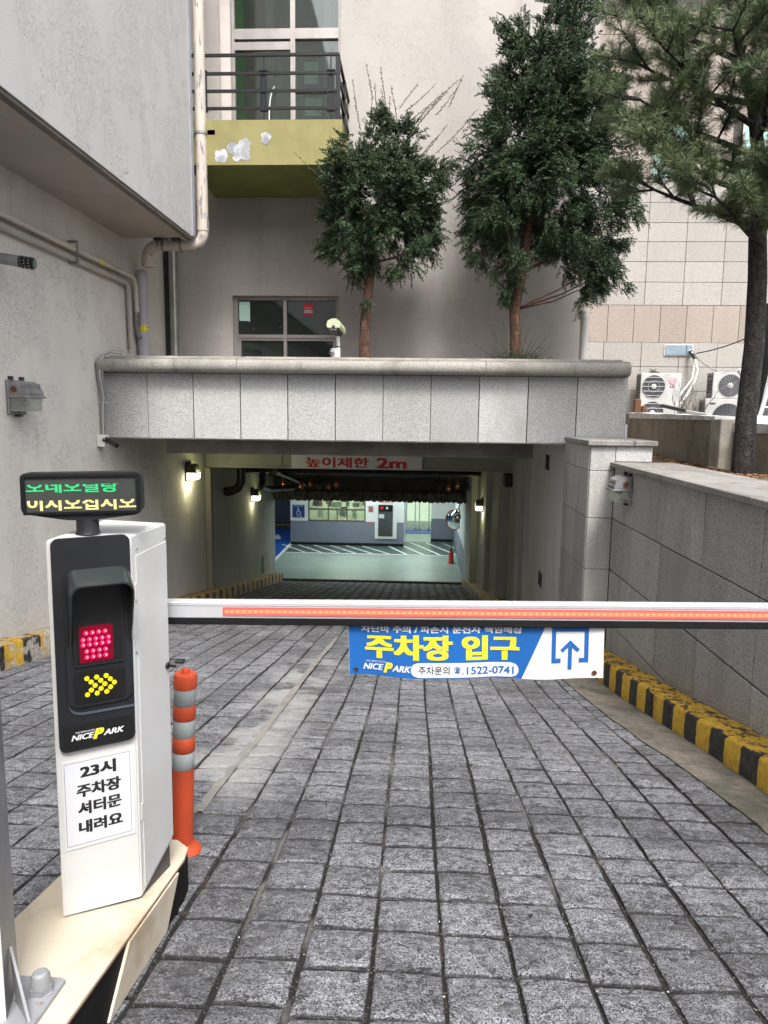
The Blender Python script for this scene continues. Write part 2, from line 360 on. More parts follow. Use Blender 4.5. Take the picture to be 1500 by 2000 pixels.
def kerb_mat(name, y0, per, chip=.5, worn=0.):
    t = NT(name)
    sx = t.n('ShaderNodeSeparateXYZ', {'Vector': t.pos}); nz = t.n('ShaderNodeSeparateXYZ', {'Vector': t.n('ShaderNodeNewGeometry').outputs['Normal']}).outputs[2]
    y = t.math('ADD', sx.outputs[1], t.math('MULTIPLY', t.noise(9, 3), .03))
    fr = t.math('FRACT', t.math('DIVIDE', t.math('SUBTRACT', y, y0), per))
    blk = t.math('LESS_THAN', fr, .5)
    top = t.ramp(nz, .75, .9)
    yel = t.mix(t.ramp(t.noise(22, 5, .7), .42, .7), (.52,.32,.028), (.30,.19,.03))
    bk = t.mix(t.ramp(t.noise(20, 4), .45, .7), (.018,.018,.018), (.05,.048,.045))
    side = t.mix(blk, yel, bk)
    tm = t.ramp(t.noise(1, 6, .7, vec=t.map((22,9,22))), .53, .56)
    topc = t.mix(t.math('MAXIMUM', tm, t.math('MULTIPLY', blk, t.ramp(t.noise(13, 5, .7), .52, .56))), yel, bk)
    col = t.mix(top, side, topc)
    if worn:
        cc = t.mix(t.ramp(t.noise(30, 4), .4, .6), (.45,.42,.37), (.25,.23,.20))
        col = t.mix(t.math('MULTIPLY', t.ramp(t.noise(5, 6, .7), .46, .52), worn), col, cc)
    sp = t.ramp(t.noise(38, 5, .75), .64, .68); col = t.mix(t.math('MULTIPLY', sp, chip), col, (.42,.40,.36))
    nr = t.bump(tm, .4, .003); nr = t.bump(t.noise(60, 5), .6, .006, nr)
    return t.fin(col, .7, nr, spec=.4)
m_kerb_r = kerb_mat('kerb_paint_bright', 3.62, .4, .4)
m_kerb_l = kerb_mat('kerb_paint_worn', 6.35, .62, .6, .85)
m_kerb_in = kerb_mat('kerb_paint_dusty', 8.0, .44, .5, .35)
def foliage(name, c1, c2, c3):
    t = NT(name)
    col = t.mix(t.ramp(t.noise(5, 3), .4, .6), c1, c2); col = t.mix(t.ramp(t.noise(55, 2), .52, .66), col, c3)
    return t.fin(col, .55, None, spec=.35, **{'Subsurface Weight': 0.0})
m_yew = foliage('yew_needles', (.036,.066,.027), (.018,.038,.018), (.085,.125,.045))
m_pine = foliage('pine_needles', (.125,.165,.075), (.08,.125,.06), (.21,.24,.115))
m_led_red = emit('red_led', (1, .012, .11), .55); m_led_redglow = surf('red_lens', (.16,.002,.015), None, 3, .2)
m_led_hot = emit('red_led_core', (1, .38, .55), .8)
m_led_green = emit('green_led', (.06, .9, .30), .38); m_led_amber = emit('amber_led', (1, .82, .32), .55)
m_arrow = surf('yellow_arrow_dots', (.78,.64,.01), None, 3, .5)
m_boom_glow = emit('boom_light_strip', (1, .14, .13), .50); m_boom_dot = emit('boom_light_dot', (1, .42, .18), .52)
m_bulb = emit('lamp_bulb', (1, .93, .62), 3)
m_tube = emit('fluorescent_tube', (.93, 1, .95), 4)
m_lobby_glow = emit('lobby_wall_glow', (.93, 1, .78), .7)  # self-lit colour for the lobby's back wall, not a lamp

# ------------------------------------------------------------------ text
def text2d(body, w, h, bold=0., shear=0.):
    """outline text as flat faces, (N,3): x, y and a tiny layer depth; weight comes from overlaid shifted copies"""
    c = bpy.data.curves.new('tmp_text', 'FONT'); c.body = body; c.size = 1; c.resolution_u = 4; c.fill_mode = 'BOTH'
    o = bpy.data.objects.new('tmp_text', c); COL.objects.link(o)
    bpy.context.view_layer.update()
    me = bpy.data.meshes.new_from_object(o.evaluated_get(bpy.context.evaluated_depsgraph_get()))
    a0 = np.array([v.co[:] for v in me.vertices]); f0 = [tuple(p.vertices) for p in me.polygons]
    bpy.data.objects.remove(o); bpy.data.curves.remove(c); bpy.data.meshes.remove(me)
    sh = [(0, 0)] if bold <= 0 else [(bold*x, bold*.55*y) for x in (-1, -.33, .33, 1) for y in (-1, 1)]
    A, Fs = [], []
    for k, (dx, dy) in enumerate(sh):
        a = a0.copy(); a[:, 0] += dx; a[:, 1] += dy; a[:, 2] = k*3e-5
        Fs += [tuple(i+len(a0)*k for i in f) for f in f0]; A.append(a)
    a = np.concatenate(A); a[:, 0] += shear*a[:, 1]
    mn, mx = a[:, :2].min(0), a[:, :2].max(0); a[:, :2] = (a[:, :2]-mn)/(mx-mn)*[w, h]
    return a, Fs
def text_mb(body, o, u, v, w, h, bold=.0, shear=0., mb=None):
    o, u, v = Vector(o), Vector(u).normalized(), Vector(v).normalized(); n = u.cross(v)
    a, fs = text2d(body, w, h, bold, shear); mb = mb or MB()
    return mb.add([(o+u*float(p[0])+v*float(p[1])+n*float(p[2]))[:] for p in a], fs)
def plane_fn(o, u, v):
    o, u, v = Vector(o), Vector(u).normalized(), Vector(v).normalized(); n = u.cross(v)
    return lambda a, b, d=0.: (o+u*a+v*b+n*d)[:]
def rrect(x0, y0, x1, y1, r, n=4):
    pts = []
    for cx_, cy_, a0 in ((x1-r, y1-r, 0), (x0+r, y1-r, 90), (x0+r, y0+r, 180), (x1-r, y0+r, 270)):
        for i in range(n+1):
            a = math.radians(a0+90*i/n); pts.append((cx_+r*math.cos(a), cy_+r*math.sin(a)))
    return pts
def disc(cx_, cy_, r, n=12, sx=1, sy=1): return [(cx_+r*sx*math.cos(2*PI*i/n), cy_+r*sy*math.sin(2*PI*i/n)) for i in range(n)]
def nicepark(fn_o, u, v, w, h, parent, thick=.0005):
    """the NICEPARK wordmark: white italic NICE and ARK round a tall yellow P, small line on top"""
    o, u, v = Vector(fn_o), Vector(u).normalized(), Vector(v).normalized()
    a = text_mb('NICE', o, u, v, w*.43, h*.46, .035, .28)
    text_mb('ARK', o+u*w*.60, u, v, w*.40, h*.46, .035, .28, a)
    text_mb('SMART PARKING SOLUTION', o+u*w*.08+v*h*.56, u, v, w*.36, h*.13, .01, .2, a)
    part('lettering', a, m_print_white, parent)
    q = text_mb('P', o+u*w*.40-v*h*.16, u, v, w*.215, h*.84, .07, .30)
    part('lettering', q, m_print_yel, parent)

SL = .1745                       # fall of the ramp per metre
def sstep(a, b, v): t = min(1, max(0, (v-a)/(b-a))); return t*t*(3-2*t)
def gz(y, off=0., x=-3.):        # the right side dips a little where the drive steepens
    return off-SL*y-.10*sstep(3.3, 6.7, y)*(1-sstep(12, 19, y))*min(1, max(0, (x+1.5)/3.3))

# =================================================================== SETTING
# ground: street level outside, open over the sunken ramp
RX0, RX1, RY0, RY1 = -3.9, 2.05, -1.0, 19.4
mb = MB()
for (a, b, c, d) in ((-70,-70,70,RY0), (-70,RY0,RX0-.3,70), (6.5,RY0,70,70)):
    mb.quad((a,b,gz(RY0)), (c,b,gz(RY0)), (c,d,gz(RY0)), (a,d,gz(RY0)))
struct('ground', mb, surf('street_asphalt', (.06,.06,.06), (.045,.045,.045), 3, .9, 0, .5, 90, .004))
mb = MB(); mb.quad((2.65,RY0,.75), (6.5,RY0,.75), (12,17.4,.75), (2.65,17.4,.75)); mb.box(2.35, RY0, -1.6, 2.65, 8.6, .745)
struct('planting_ground', mb, m_soil)

# ramp: bed of joint mortar + stones
ramp = struct('ramp', MB(), m_bed)
bedm = MB(); bx_ = [RX0, -1.5, -.4, .7, 1.25, 1.80]; by_ = [RY0+(RY1-RY0)*i/40 for i in range(41)]
for y in by_:
    for x in bx_: bedm.v.append((x, y, gz(y, -.0095, x)))
for j in range(40):
    for i in range(5): q = j*6+i; bedm.f.append((q, q+1, q+7, q+6))
part('joint_bed', bedm, m_bed, ramp)
gut = MB(); N = 60
ys = [RY0+(RY1-RY0)*i/N for i in range(N+1)]
def gx(y): return (1.56 if y < 3 else 1.56-.10*min(1, (y-3)/3))+.014*math.sin(y*2.3)+.008*math.sin(y*11)+.004*math.sin(y*29)
for i in range(N):
    y0, y1 = ys[i], ys[i+1]
    gut.quad((gx(y0),y0,gz(y0,.013,gx(y0))), (1.83,y0,gz(y0,.006,1.83)), (1.83,y1,gz(y1,.006,1.83)), (gx(y1),y1,gz(y1,.013,gx(y1))))
    gut.quad((gx(y0),y0,gz(y0,-.03,gx(y0))), (gx(y0),y0,gz(y0,.013,gx(y0))), (gx(y1),y1,gz(y1,.013,gx(y1))), (gx(y1),y1,gz(y1,-.03,gx(y1))))
part('concrete_gutter', gut, surf('gutter_concrete', (.20,.175,.145), (.085,.085,.070), 4.5, .92, 0, 1.0, 35, .016, .8, (.065,.065,.05), (4,3,4), (.42,.66), fine=.5), ramp)
slot = MB()
yy = [3.0+.12*i for i in range(48)]
for a, b in zip(yy[:-1], yy[1:]):
    wd = lambda q: .026+.004*math.sin(q*5)+.002*math.sin(q*17)
    xc = lambda q: -.975+.006*math.sin(q*1.7)
    slot.quad((xc(a)-wd(a),a,gz(a,.003)), (xc(a)+wd(a),a,gz(a,.003)), (xc(b)+wd(b),b,gz(b,.003)), (xc(b)-wd(b),b,gz(b,.003)))
part('mortar_filled_slot', slot, surf('slot_mortar', (.22,.21,.195), (.16,.155,.145), 6, .95, 0, .7, 60, .006), ramp)

PITCH = .2143
def sett_mesh(k, w, d, G=5):
    r = random.Random(100+k); v = []; f = []
    px, py = r.uniform(-.25,.25), r.uniform(-.25,.25)
    tilt = (r.uniform(-.0012,.0012), r.uniform(-.0012,.0012))
    for j in range(G+1):
        for i in range(G+1):
            st_ = [-1,-.87,-.35,.35,.87,1] if G == 5 else [-1,0,1]
            a, b = st_[i], st_[j]
            e = max(abs(a), abs(b))
            x = a*w/2+(r.uniform(-.0016,.0016) if abs(a) > .8 else r.uniform(-.008,.008))
            y = b*d/2+(r.uniform(-.0014,.0014) if abs(b) > .8 else r.uniform(-.008,.008))
            dome = .008*max(0, 1-((a-px)**2+(b-py)**2)*.55)**.6
            z = dome+tilt[0]*a+tilt[1]*b+r.uniform(-.0045,.0045)*(1 if e < .8 else (.6 if e < .99 else .25))-(.0035 if e > .99 else 0)
            v.append((x, y, z))
    for j in range(G):
        for i in range(G):
            q = j*(G+1)+i; f.append((q, q+1, q+G+2, q+G+1))
    ring = [i for i in range(G+1)]+[(j+1)*(G+1)-1 for j in range(1, G+1)]+[G*(G+1)+i for i in range(G-1, -1, -1)]+[j*(G+1) for j in range(G-1, 0, -1)]
    n = len(v)
    for q in ring: v.append((v[q][0], v[q][1], -.03))
    L = len(ring)
    for i in range(L): f.append((ring[i], n+i, n+(i+1) % L, ring[(i+1) % L]))
    return v, f
NV = 14
variants = [sett_mesh(k, PITCH-.0140, PITCH-.0140, 5) for k in range(NV)]
coarse = [sett_mesh(50+k, PITCH-.0140, PITCH-.0140, 2) for k in range(6)]
vmesh = []
def rims(v, G, n_side): # 1 on the darkened arris of a stone, 0 on its face
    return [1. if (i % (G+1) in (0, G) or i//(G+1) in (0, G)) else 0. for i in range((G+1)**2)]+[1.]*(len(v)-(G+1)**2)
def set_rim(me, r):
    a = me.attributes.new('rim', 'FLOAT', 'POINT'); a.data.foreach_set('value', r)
for k, (v, f) in enumerate(variants):
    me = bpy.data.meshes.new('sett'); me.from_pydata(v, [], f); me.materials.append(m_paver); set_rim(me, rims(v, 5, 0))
    me.polygons.foreach_set('use_smooth', [True]*len(f)); me.set_sharp_from_angle(angle=math.radians(38)); vmesh.append(me)
tilt = math.atan(SL); slope_scale = 1/math.cos(tilt)
cells = []
c0 = -.97+.004
for ci in range(-14, 12):
    x = c0+(ci+.5)*PITCH
    if x < -3.70 or x > 1.65: continue
    jit = random.Random(ci).uniform(-.012, .012); jf = random.Random(ci+90).uniform(0, 6)
    for ri in range(3, 92):
        y = .1+ri*PITCH/slope_scale-.035*x+jit+.006*math.sin(ri*.7+jf)
        if y > 19.3: continue
        if -1.17 < x < -.86 and 1.15 < y < 2.45: continue   # under the barrier plinth
        cells.append((x+.004*math.sin(ri*.5+ci), y))
def seen(x, y):
    q = proj((x, y, gz(y)))
    if not q: return -1
    u, v_, z = q
    if u < -60 or u > 1560 or v_ > 2080: return -1
    if 330 < 0: return -1
    if u < 333 and u > 95 and 1030 < v_ < 1790: return -1    # behind the cabinet
    return 1/(z*z)
order = sorted(range(len(cells)), key=lambda i: -seen(*cells[i]))
single = set(order[:300])
rest = MB(); rest_rim = []; rr = random.Random(3)
for i, (x, y) in enumerate(cells):
    z = gz(y, 0, x)-.0035+rr.uniform(-.0012, .002); tilt = math.atan(gz(y-.1, 0, x)*5-gz(y+.1, 0, x)*5); fl = rr.choice((0, PI)); rz = rr.uniform(-.012, .012)
    if i in single:
        o = link('paving_stone', vmesh[rr.randrange(NV)], ramp); o.location = (x, y, z); o.rotation_euler = (-tilt, 0, rz)
        if fl: o.scale = (-1, -1, 1)
    else:
        src = (variants if y < 9.5 else coarse)
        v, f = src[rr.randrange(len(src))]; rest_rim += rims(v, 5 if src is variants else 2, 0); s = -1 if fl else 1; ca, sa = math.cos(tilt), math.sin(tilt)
        rest.add([(x+s*p[0], y+s*p[1]*ca+p[2]*sa, z-s*p[1]*sa+p[2]*ca) for p in v], f)
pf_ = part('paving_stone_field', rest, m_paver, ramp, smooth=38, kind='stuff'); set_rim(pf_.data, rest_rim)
peb = MB(); rp = random.Random(8)
for _ in range(900):
    x = c0+rp.randint(-13, 11)*PITCH+rp.gauss(0, .008) if rp.random() < .6 else rp.uniform(-3.6, 1.75)
    y = 1.3+rp.random()**1.6*6; r = rp.uniform(.0015, .0045)
    if -1.17 < x < -.75 and y < 2.45: continue
    b = len(peb.v); z = gz(y, r*.4, x)
    peb.add([(x+r*rp.uniform(.7,1.4)*dx_, y+r*rp.uniform(.7,1.4)*dy_, z+r*dz_) for dx_, dy_, dz_ in ((1,0,0),(-1,0,0),(0,1,0),(0,-1,0),(0,0,.9),(0,0,-.9))],
            [(0,2,4),(2,1,4),(1,3,4),(3,0,4),(2,0,5),(1,2,5),(3,1,5),(0,3,5)])
tag(link('gravel_crumbs', mesh_of('gravel_crumbs', peb, surf('crumb', (.5,.49,.46), (.2,.17,.13), 40, .9))), 'loose pale grit and crumbs lying in the paving joints', 'grit', kind='stuff')

# kerbs
def kerb(name, x0, x1, ya, yb, h, m, label, face, cuts=.9):
    t_ = thing(name, ((x0+x1)/2, ya, gz(ya)), label, 'kerb')
    y = ya
    while y < yb-.05:
        y2 = min(y+cuts, yb); mbk = MB(); n = 12; r = random.Random(int(y*100)); b = len(mbk.v)
        xs = [(x0, -.12), (x0, h-.02), (x0+.02*(1 if face < 0 else .3), h), (x1-.02*(.3 if face < 0 else 1), h), (x1, h-.02), (x1, -.12)]
        for i in range(n+1):
            yq = y+.003+(y2-y-.006)*i/n
            for (xx, hh) in xs:
                k = .006 if hh > 0 else 0
                if hh > 0 and face < 0 and x0 > 1.8: hh += .06*sstep(3.4, 6.7, yq)
                mbk.v.append((xx+r.uniform(-k,k)*.8, yq, gz(yq, hh+r.uniform(-k,k)*.5, xx)))
        for i in range(n):
            for j in range(5):
                p = i*6+j; mbk.f.append((p, p+6, p+7, p+1))
        mbk.f.append(tuple(range(6))); mbk.f.append(tuple(n*6+j for j in range(6))[::-1])
        part('kerb_block', mbk, m, t_, smooth=50); y = y2
    return t_
kerb('striped_kerb', 1.82, 2.045, .4, 8.65, .176, m_kerb_r, 'yellow and black striped kerb at the foot of the grey granite wall', -1)
kerb('worn_kerb', -3.895, -3.70, 2.0, 8.4, .25, m_kerb_l, 'chipped yellow kerb with bare plaster at the foot of the stucco wall', 1, 1.6)
kerb('dusty_kerb', -3.895, -3.66, 8.4, 19.2, .22, m_kerb_in, 'dusty striped kerb running down into the tunnel under the lit lamps', 1, 1.2)
kerb('grey_kerb', 1.30, 1.75, 13.2, 19.2, .2, m_kerb_in, 'dim striped kerb low on the far side of the tunnel, below the dark wall ledges', -1, 1.2)

# =================================================================== LEFT BUILDING
lb = thing('left_building', (-4.4, 4, -1), 'grey stucco building whose upper storey overhangs the driveway', 'building')
mb = MB(); mb.box(-4.2, -8, -4.4, -3.9, 12.83, 3.66); mb.box(-4.2, 9.62, 3.66, -3.9, 12.83, 12)
part('lower_wall', mb, m_stucco_left, lb)
mb = MB(); mb.box(-9, -8, 3.55, -2.97, 9.6, 12); part('overhang', mb, m_stucco_block, lb)
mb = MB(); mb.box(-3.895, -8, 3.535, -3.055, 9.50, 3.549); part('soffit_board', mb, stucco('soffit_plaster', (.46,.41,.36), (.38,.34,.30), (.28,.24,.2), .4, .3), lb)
mb = MB(); mb.box(-3.055, -8, 3.515, -2.985, 9.59, 3.549); part('drip_edge', mb, m_beam, lb)
# =================================================================== BACK BUILDING
YB = 11.1
bb = thing('rear_building', (-.7, YB, 2), 'tan stucco building behind the clipped trees, with green painted balcony', 'building')
def wall_xz(y, x0, x1, z0, z1, holes, th):
    xs = sorted({x0, x1, *[h[0] for h in holes], *[h[1] for h in holes]}); zs = sorted({z0, z1, *[h[2] for h in holes], *[h[3] for h in holes]})
    mb = MB(); solid = {}
    for i in range(len(xs)-1):
        for j in range(len(zs)-1):
            cx_, cz = (xs[i]+xs[i+1])/2, (zs[j]+zs[j+1])/2
            solid[i,j] = not any(h[0] < cx_ < h[1] and h[2] < cz < h[3] for h in holes)
    for (i, j), s in solid.items():
        if not s: continue
        a, b, c, d = xs[i], xs[i+1], zs[j], zs[j+1]
        mb.quad((a,y,c), (b,y,c), (b,y,d), (a,y,d)); mb.quad((a,y+th,c), (a,y+th,d), (b,y+th,d), (b,y+th,c))
        if not solid.get((i+1,j), False): mb.quad((b,y,c), (b,y+th,c), (b,y+th,d), (b,y,d))
        if not solid.get((i-1,j), False): mb.quad((a,y,c), (a,y,d), (a,y+th,d), (a,y+th,c))
        if not solid.get((i,j+1), False): mb.quad((a,y,d), (b,y,d), (b,y+th,d), (a,y+th,d))
        if not solid.get((i,j-1), False): mb.quad((a,y,c), (a,y+th,c), (b,y+th,c), (b,y,c))
    return mb
part('wall', wall_xz(YB, -3.9, 2.5, 1.0, 13, [(-2.87,-1.23,2.0,3.06), (-2.83,-1.22,5.0,8.4)], .3), m_stucco_back, bb)
mb = MB(); mb.box(2.2, YB+.3, 1, 2.499, 17.3, 13); part('side_wall', mb, m_stucco_back, bb)
# lower window
wf = MB()
x0, x1, z0, z1, yf = -2.87, -1.23, 2.0, 3.06, YB+.10
wf.box(x0, yf, z0, x0+.06, yf+.08, z1); wf.box(x1-.06, yf, z0, x1, yf+.08, z1); wf.box(x0+.06, yf, z1-.05, x1-.06, yf+.08, z1)
wf.box(-2.10, yf-.01, z0, -2.05, yf+.08, z1-.05); wf.box(x0+.06, yf-.006, 2.44, -2.1, yf+.08, 2.49); wf.box(-2.05, yf-.006, 2.44, x1-.06, yf+.08, 2.49)
wf.box(x0+.06, yf+.01, z0, x0+.10, yf+.075, 2.44); wf.box(x1-.10, yf+.01, z0, x1-.06, yf+.075, 2.44)
wf.box(x0+.10, yf+.012, 2.40, -2.1, yf+.075, 2.44); wf.box(-2.05, yf+.012, 2.40, x1-.10, yf+.075, 2.44)
win = part('window', wf, m_frame_al, bb)
for a, b, c, d in ((x0+.06,-2.10,2.49,z1-.05), (-2.05,x1-.06,2.49,z1-.05), (x0+.10,-2.10,z0,2.40), (-2.05,x1-.10,z0,2.40)):
    part('pane', MB().box(a, yf+.045, c, b, yf+.051, d), m_glass_dark, win)
part('mint_paper', MB().box(-2.80, yf+.036, 2.70, -2.63, yf+.040, 2.99), m_mint, win)
part('security_sticker', MB().box(-1.79, yf+.036, 2.80, -1.65, yf+.040, 2.97), m_sticker_red, win)
part('sticker_band', MB().box(-1.785, yf+.032, 2.825, -1.655, yf+.0355, 2.865), m_print_white, win)
part('lettering', text_mb('SECOM', (-1.778,yf+.030,2.832), (1,0,0), (0,0,1), .116, .027, .03), surf('navy_ink', (.02,.03,.12)), win)
part('lettering', text_mb('세콤경비구역', (-1.77,yf+.030,2.885), (1,0,0), (0,0,1), .10, .02, .01), m_print_white, win)
sp = MB()
for _ in range(16):
    sx_, sz_ = rnd.uniform(-2.7,-1.35), rnd.uniform(2.1,2.7); r = rnd.uniform(.003,.008); sp.add(*_sph((sx_, yf+.042, sz_), r, 5, 3, (1,.2,1.4)))
part('paint_specks', sp, m_print_white, win, kind='stuff')
room = MB(); room.box(-3.2, YB+1.6, 1.9, -.9, YB+1.65, 3.5); room.box(-3.2, YB+.31, 1.85, -.9, YB+1.6, 1.9); room.box(-3.2, YB+.31, 3.45, -.9, YB+1.6, 3.5)
part('dark_room', room, surf('room_dark', (.12,.135,.13), (.08,.09,.088), 2), bb)
# balcony door
dx0, dx1, dz0, dz1, yd = -2.83, -1.22, 5.0, 8.4, YB+.08
df = MB()
df.box(dx0, yd, dz0, dx0+.035, yd+.08, dz1); df.box(dx1-.04, yd, dz0, dx1, yd+.08, dz1)
df.box(-1.965, yd-.012, dz0, -1.895, yd+.08, dz1)
df.box(dx0+.035, yd-.008, 6.72, -1.965, yd+.08, 6.86); df.box(-1.895, yd-.008, 6.72, dx1-.04, yd+.08, 6.86)
df.box(dx0+.035, yd+.01, 6.58, -1.965, yd+.06, 6.69); df.box(-1.895, yd+.01, 5.99, dx1-.04, yd+.06, 6.03)
df.box(dx0+.035, yd, dz0, -1.965, yd+.07, 5.10); df.box(-1.895, yd, dz0, dx1-.04, yd+.07, 5.10)
door = part('balcony_door', df, m_frame_al, bb)
for a, b, c, d in ((dx0+.035,-1.965,6.86,dz1), (-1.895,dx1-.04,6.86,dz1), (dx0+.035,-1.965,5.10,6.58), (-1.895,dx1-.04,5.10,5.99), (-1.895,dx1-.04,6.03,6.72)):
    part('pane', MB().box(a, yd+.035, c, b, yd+.041, d), m_glass, door)
part('door_handle', MB().tube([(-2.08+.10*math.cos(t)-.10, yd-.05+.0, 5.63+.42*math.sin(t)) for t in [PI+ (k/14-.5)*PI*.95 for k in range(15)]], .011, 8), m_alu, door, smooth=60)
part('notice_sheet', MB().box(-1.77, yd+.044, 6.12, -1.56, yd+.048, 6.42), m_mint, door)
part('notice_sheet', MB().box(-1.76, yd+.044, 5.68, -1.50, yd+.048, 5.92), m_mint, door)
r2 = MB(); r2.box(-3.2, YB+2.2, 4.9, -.8, YB+2.25, 8.6); r2.box(-3.2, YB+.31, 4.85, -.8, YB+2.2, 4.9); r2.box(-3.2, YB+.31, 8.6, -.8, YB+2.2, 8.65); r2.box(-.85, YB+.31, 4.9, -.8, YB+2.2, 8.6)
part('stair_hall', r2, surf('hall_wall', (.34,.33,.31), (.28,.27,.25), 2), bb)
part('green_hall_wall', MB().box(-2.86, YB+.20, 5.0, -2.68, YB+.29, 8.4), m_green_wall, bb)
part('hall_column', MB().box(-2.50, YB+.9, 4.92, -2.38, YB+1.1, 8.58), surf('hall_col', (.45,.43,.38)), bb)
part('hall_column', MB().box(-1.62, YB+1.2, 4.92, -1.50, YB+1.4, 8.58), surf('hall_col2', (.40,.41,.40)), bb)
part('white_door_casing', MB().box(-2.98, YB-.02, 5.05, -2.835, YB+.0, 8.4), surf('casing', (.55,.50,.47)), bb)
# balcony
BY = 9.7
bal = MB(); bal.box(-3.1, BY, 4.49, -1.04, YB-.001, 5.04)
sl = part('balcony', bal, m_olive, bb)
part('slab_underside', MB().box(-3.09, BY+.04, 4.482, -1.06, YB-.01, 4.489), surf('green_soffit', (.20,.23,.07), (.16,.19,.06), 3, .9), sl)
def blob(cx_, cz, r, seed, n=26, sx_=1, sz_=1):
    q = random.Random(seed); ph = [q.uniform(0, 6.28) for _ in range(4)]; am = [q.uniform(.02,.10) for _ in range(4)]
    return [(cx_+sx_*r*math.cos(a)*(1+sum(am[k]*math.sin((k+2)*a+ph[k]) for k in range(4))+.05*math.sin(13*a+ph[0])+.04*math.sin(19*a+ph[1])), cz+sz_*r*math.sin(a)*(1+sum(am[k]*math.sin((k+2)*a+ph[k]) for k in range(4)))) for a in [2*PI*i/n for i in range(n)]]
fb = plane_fn((0,BY-.002,0), (1,0,0), (0,0,1))
for c in ((-2.62,4.60,.085,1), (-2.48,4.70,.07,2), (-2.34,4.66,.11,5), (-2.31,4.75,.07,4), (-2.03,4.83,.062,7), (-2.04,4.79,.05,8), (-2.42,4.58,.05,9)):
    p = [(a, max(b, 4.495)) for a, b in blob(*c, n=72)]; part('flaked_patch', MB().prism(p, fb, 0.0003*c[3], -.001), m_chip if c[3] not in (2, 8) else m_chip_grey, sl)
# railing (bars joined per member)
ra = MB(); rz = 5.04
XR, XLq = -1.10, -3.05
def rail_line(z, r=.016):
    ra.box(XLq, BY+.03-r, z-r, XR, BY+.03+r, z+r); ra.box(XR-r, BY+.03+r, z-r, XR+r, YB, z+r)
top = MB(); top.box(XLq, BY+.012, 5.815, XR+.02, BY+.05, 5.845); top.box(XR-.018, BY+.05, 5.815, XR+.02, YB, 5.845)
rl = part('railing', top, m_rail, sl)
for z in (5.61, 5.40, 5.19):
    ra = MB(); rail_line(z); part('rail', ra, m_rail, rl)
for px in (-2.85, -2.06, -1.19):
    pm = MB(); pm.box(px-.045, BY+.005, 5.16, px-.035, BY+.055, 5.64); pm.box(px+.035, BY+.005, 5.16, px+.045, BY+.055, 5.64)
    pm.box(px-.035, BY+.03, 5.17, px+.035, BY+.034, 5.63)
    pm.box(px-.008, BY+.02, 5.04, px+.008, BY+.04, 5.16); pm.box(px-.008, BY+.02, 5.64, px+.008, BY+.04, 5.815); pm.box(px-.055, BY, 5.155, px+.055, BY+.06, 5.165); pm.box(px-.055, BY, 5.63, px+.055, BY+.06, 5.645)
    part('post', pm, m_rail, rl)
for py in (BY+.02, BY+.75):
    pm = MB(); pm.box(XR-.03, py, 5.04, XR+.03, py+.03, 5.815); part('post', pm, m_rail, rl)

# =================================================================== TUNNEL
tn = thing('ramp_tunnel', (-1, 13, -2.3), 'plastered tunnel walls and dark ceiling round the sloping drive under the granite parapet', 'tunnel')
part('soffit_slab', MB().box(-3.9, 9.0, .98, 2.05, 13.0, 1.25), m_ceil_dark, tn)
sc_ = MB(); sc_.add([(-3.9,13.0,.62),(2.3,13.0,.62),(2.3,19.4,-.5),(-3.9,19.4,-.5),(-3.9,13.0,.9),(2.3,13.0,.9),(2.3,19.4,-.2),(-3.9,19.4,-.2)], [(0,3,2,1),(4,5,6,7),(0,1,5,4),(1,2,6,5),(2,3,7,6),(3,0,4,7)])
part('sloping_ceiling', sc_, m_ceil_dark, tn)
part('entry_beam', MB().rbox(-3.25, 9.1, .757, 1.47, 9.35, .975, .01), m_beam, tn)
hd = MB(); hd.box(-3.9, 13.0, .27, 1.95, 13.25, .98)
part('header', hd, surf('header_paint', (.34,.34,.27), (.28,.28,.225), 2, .8, 0, .2, 40, .003, .3), tn)
part('header_joint_strip', MB().box(-3.85, 12.985, .30, 1.85, 12.999, .325), m_grey_metal, tn)
for hx in (-3.45, -2.45):
    part('header_panel', MB().box(hx, 12.988, .34, hx+.96, 12.999, .96), surf('header_panel_paint', (.36,.36,.29), (.30,.30,.24), 2, .7), tn)
part('frame_post', MB().box(-3.899, 12.9, -2.5, -3.80, 13.05, .269), surf('frame_post_paint', (.30,.28,.23)), tn)
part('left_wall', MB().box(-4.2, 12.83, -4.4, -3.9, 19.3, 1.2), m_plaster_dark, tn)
rw = MB()
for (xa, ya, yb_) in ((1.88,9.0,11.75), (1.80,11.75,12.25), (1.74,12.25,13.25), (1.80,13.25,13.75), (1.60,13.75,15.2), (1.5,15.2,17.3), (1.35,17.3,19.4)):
    rw = MB().box(xa, ya, -4.4, 2.6, yb_-.001, 1.2); part('wall_segment', rw, m_plaster_skylit if ya < 11 else m_plaster_dark, tn)
part('pale_wall_end', MB().box(1.882, 8.95, -2.6, 2.04, 8.999, .965), surf('wall_end_skylit', (.62,.60,.56), (.52,.50,.47), 2, .8, 0, .2, 40, .003, .3, (.2,.19,.17)), tn)  # pale tone paints in the skylight falling on this wall end
for (vy, vz) in ((10.3,.64), (10.5,-1.12)):
    v_ = MB(); 
    for k in range(4): v_.box(1.868, vy-.12+k*.075, vz-.10, 1.879, vy-.10+k*.075, vz+.10)
    v_.box(1.87, vy-.14, vz-.115, 1.879, vy+.16, vz-.10)
    part('slot_vent', v_, m_dkmetal, tn)
part('dark_wall_box', MB().rbox(1.60, 12.9, .0, 1.74, 13.2, .24, .02), m_blackmat, tn)
part('meter_plate', MB().rbox(-3.899, 17.6, -2.78, -3.85, 18.1, -2.32, .01), m_plaster_dark, tn)
lint = MB(); lint.box(-3.9, 19.25, -1.06, 1.4, 19.55, -.2)
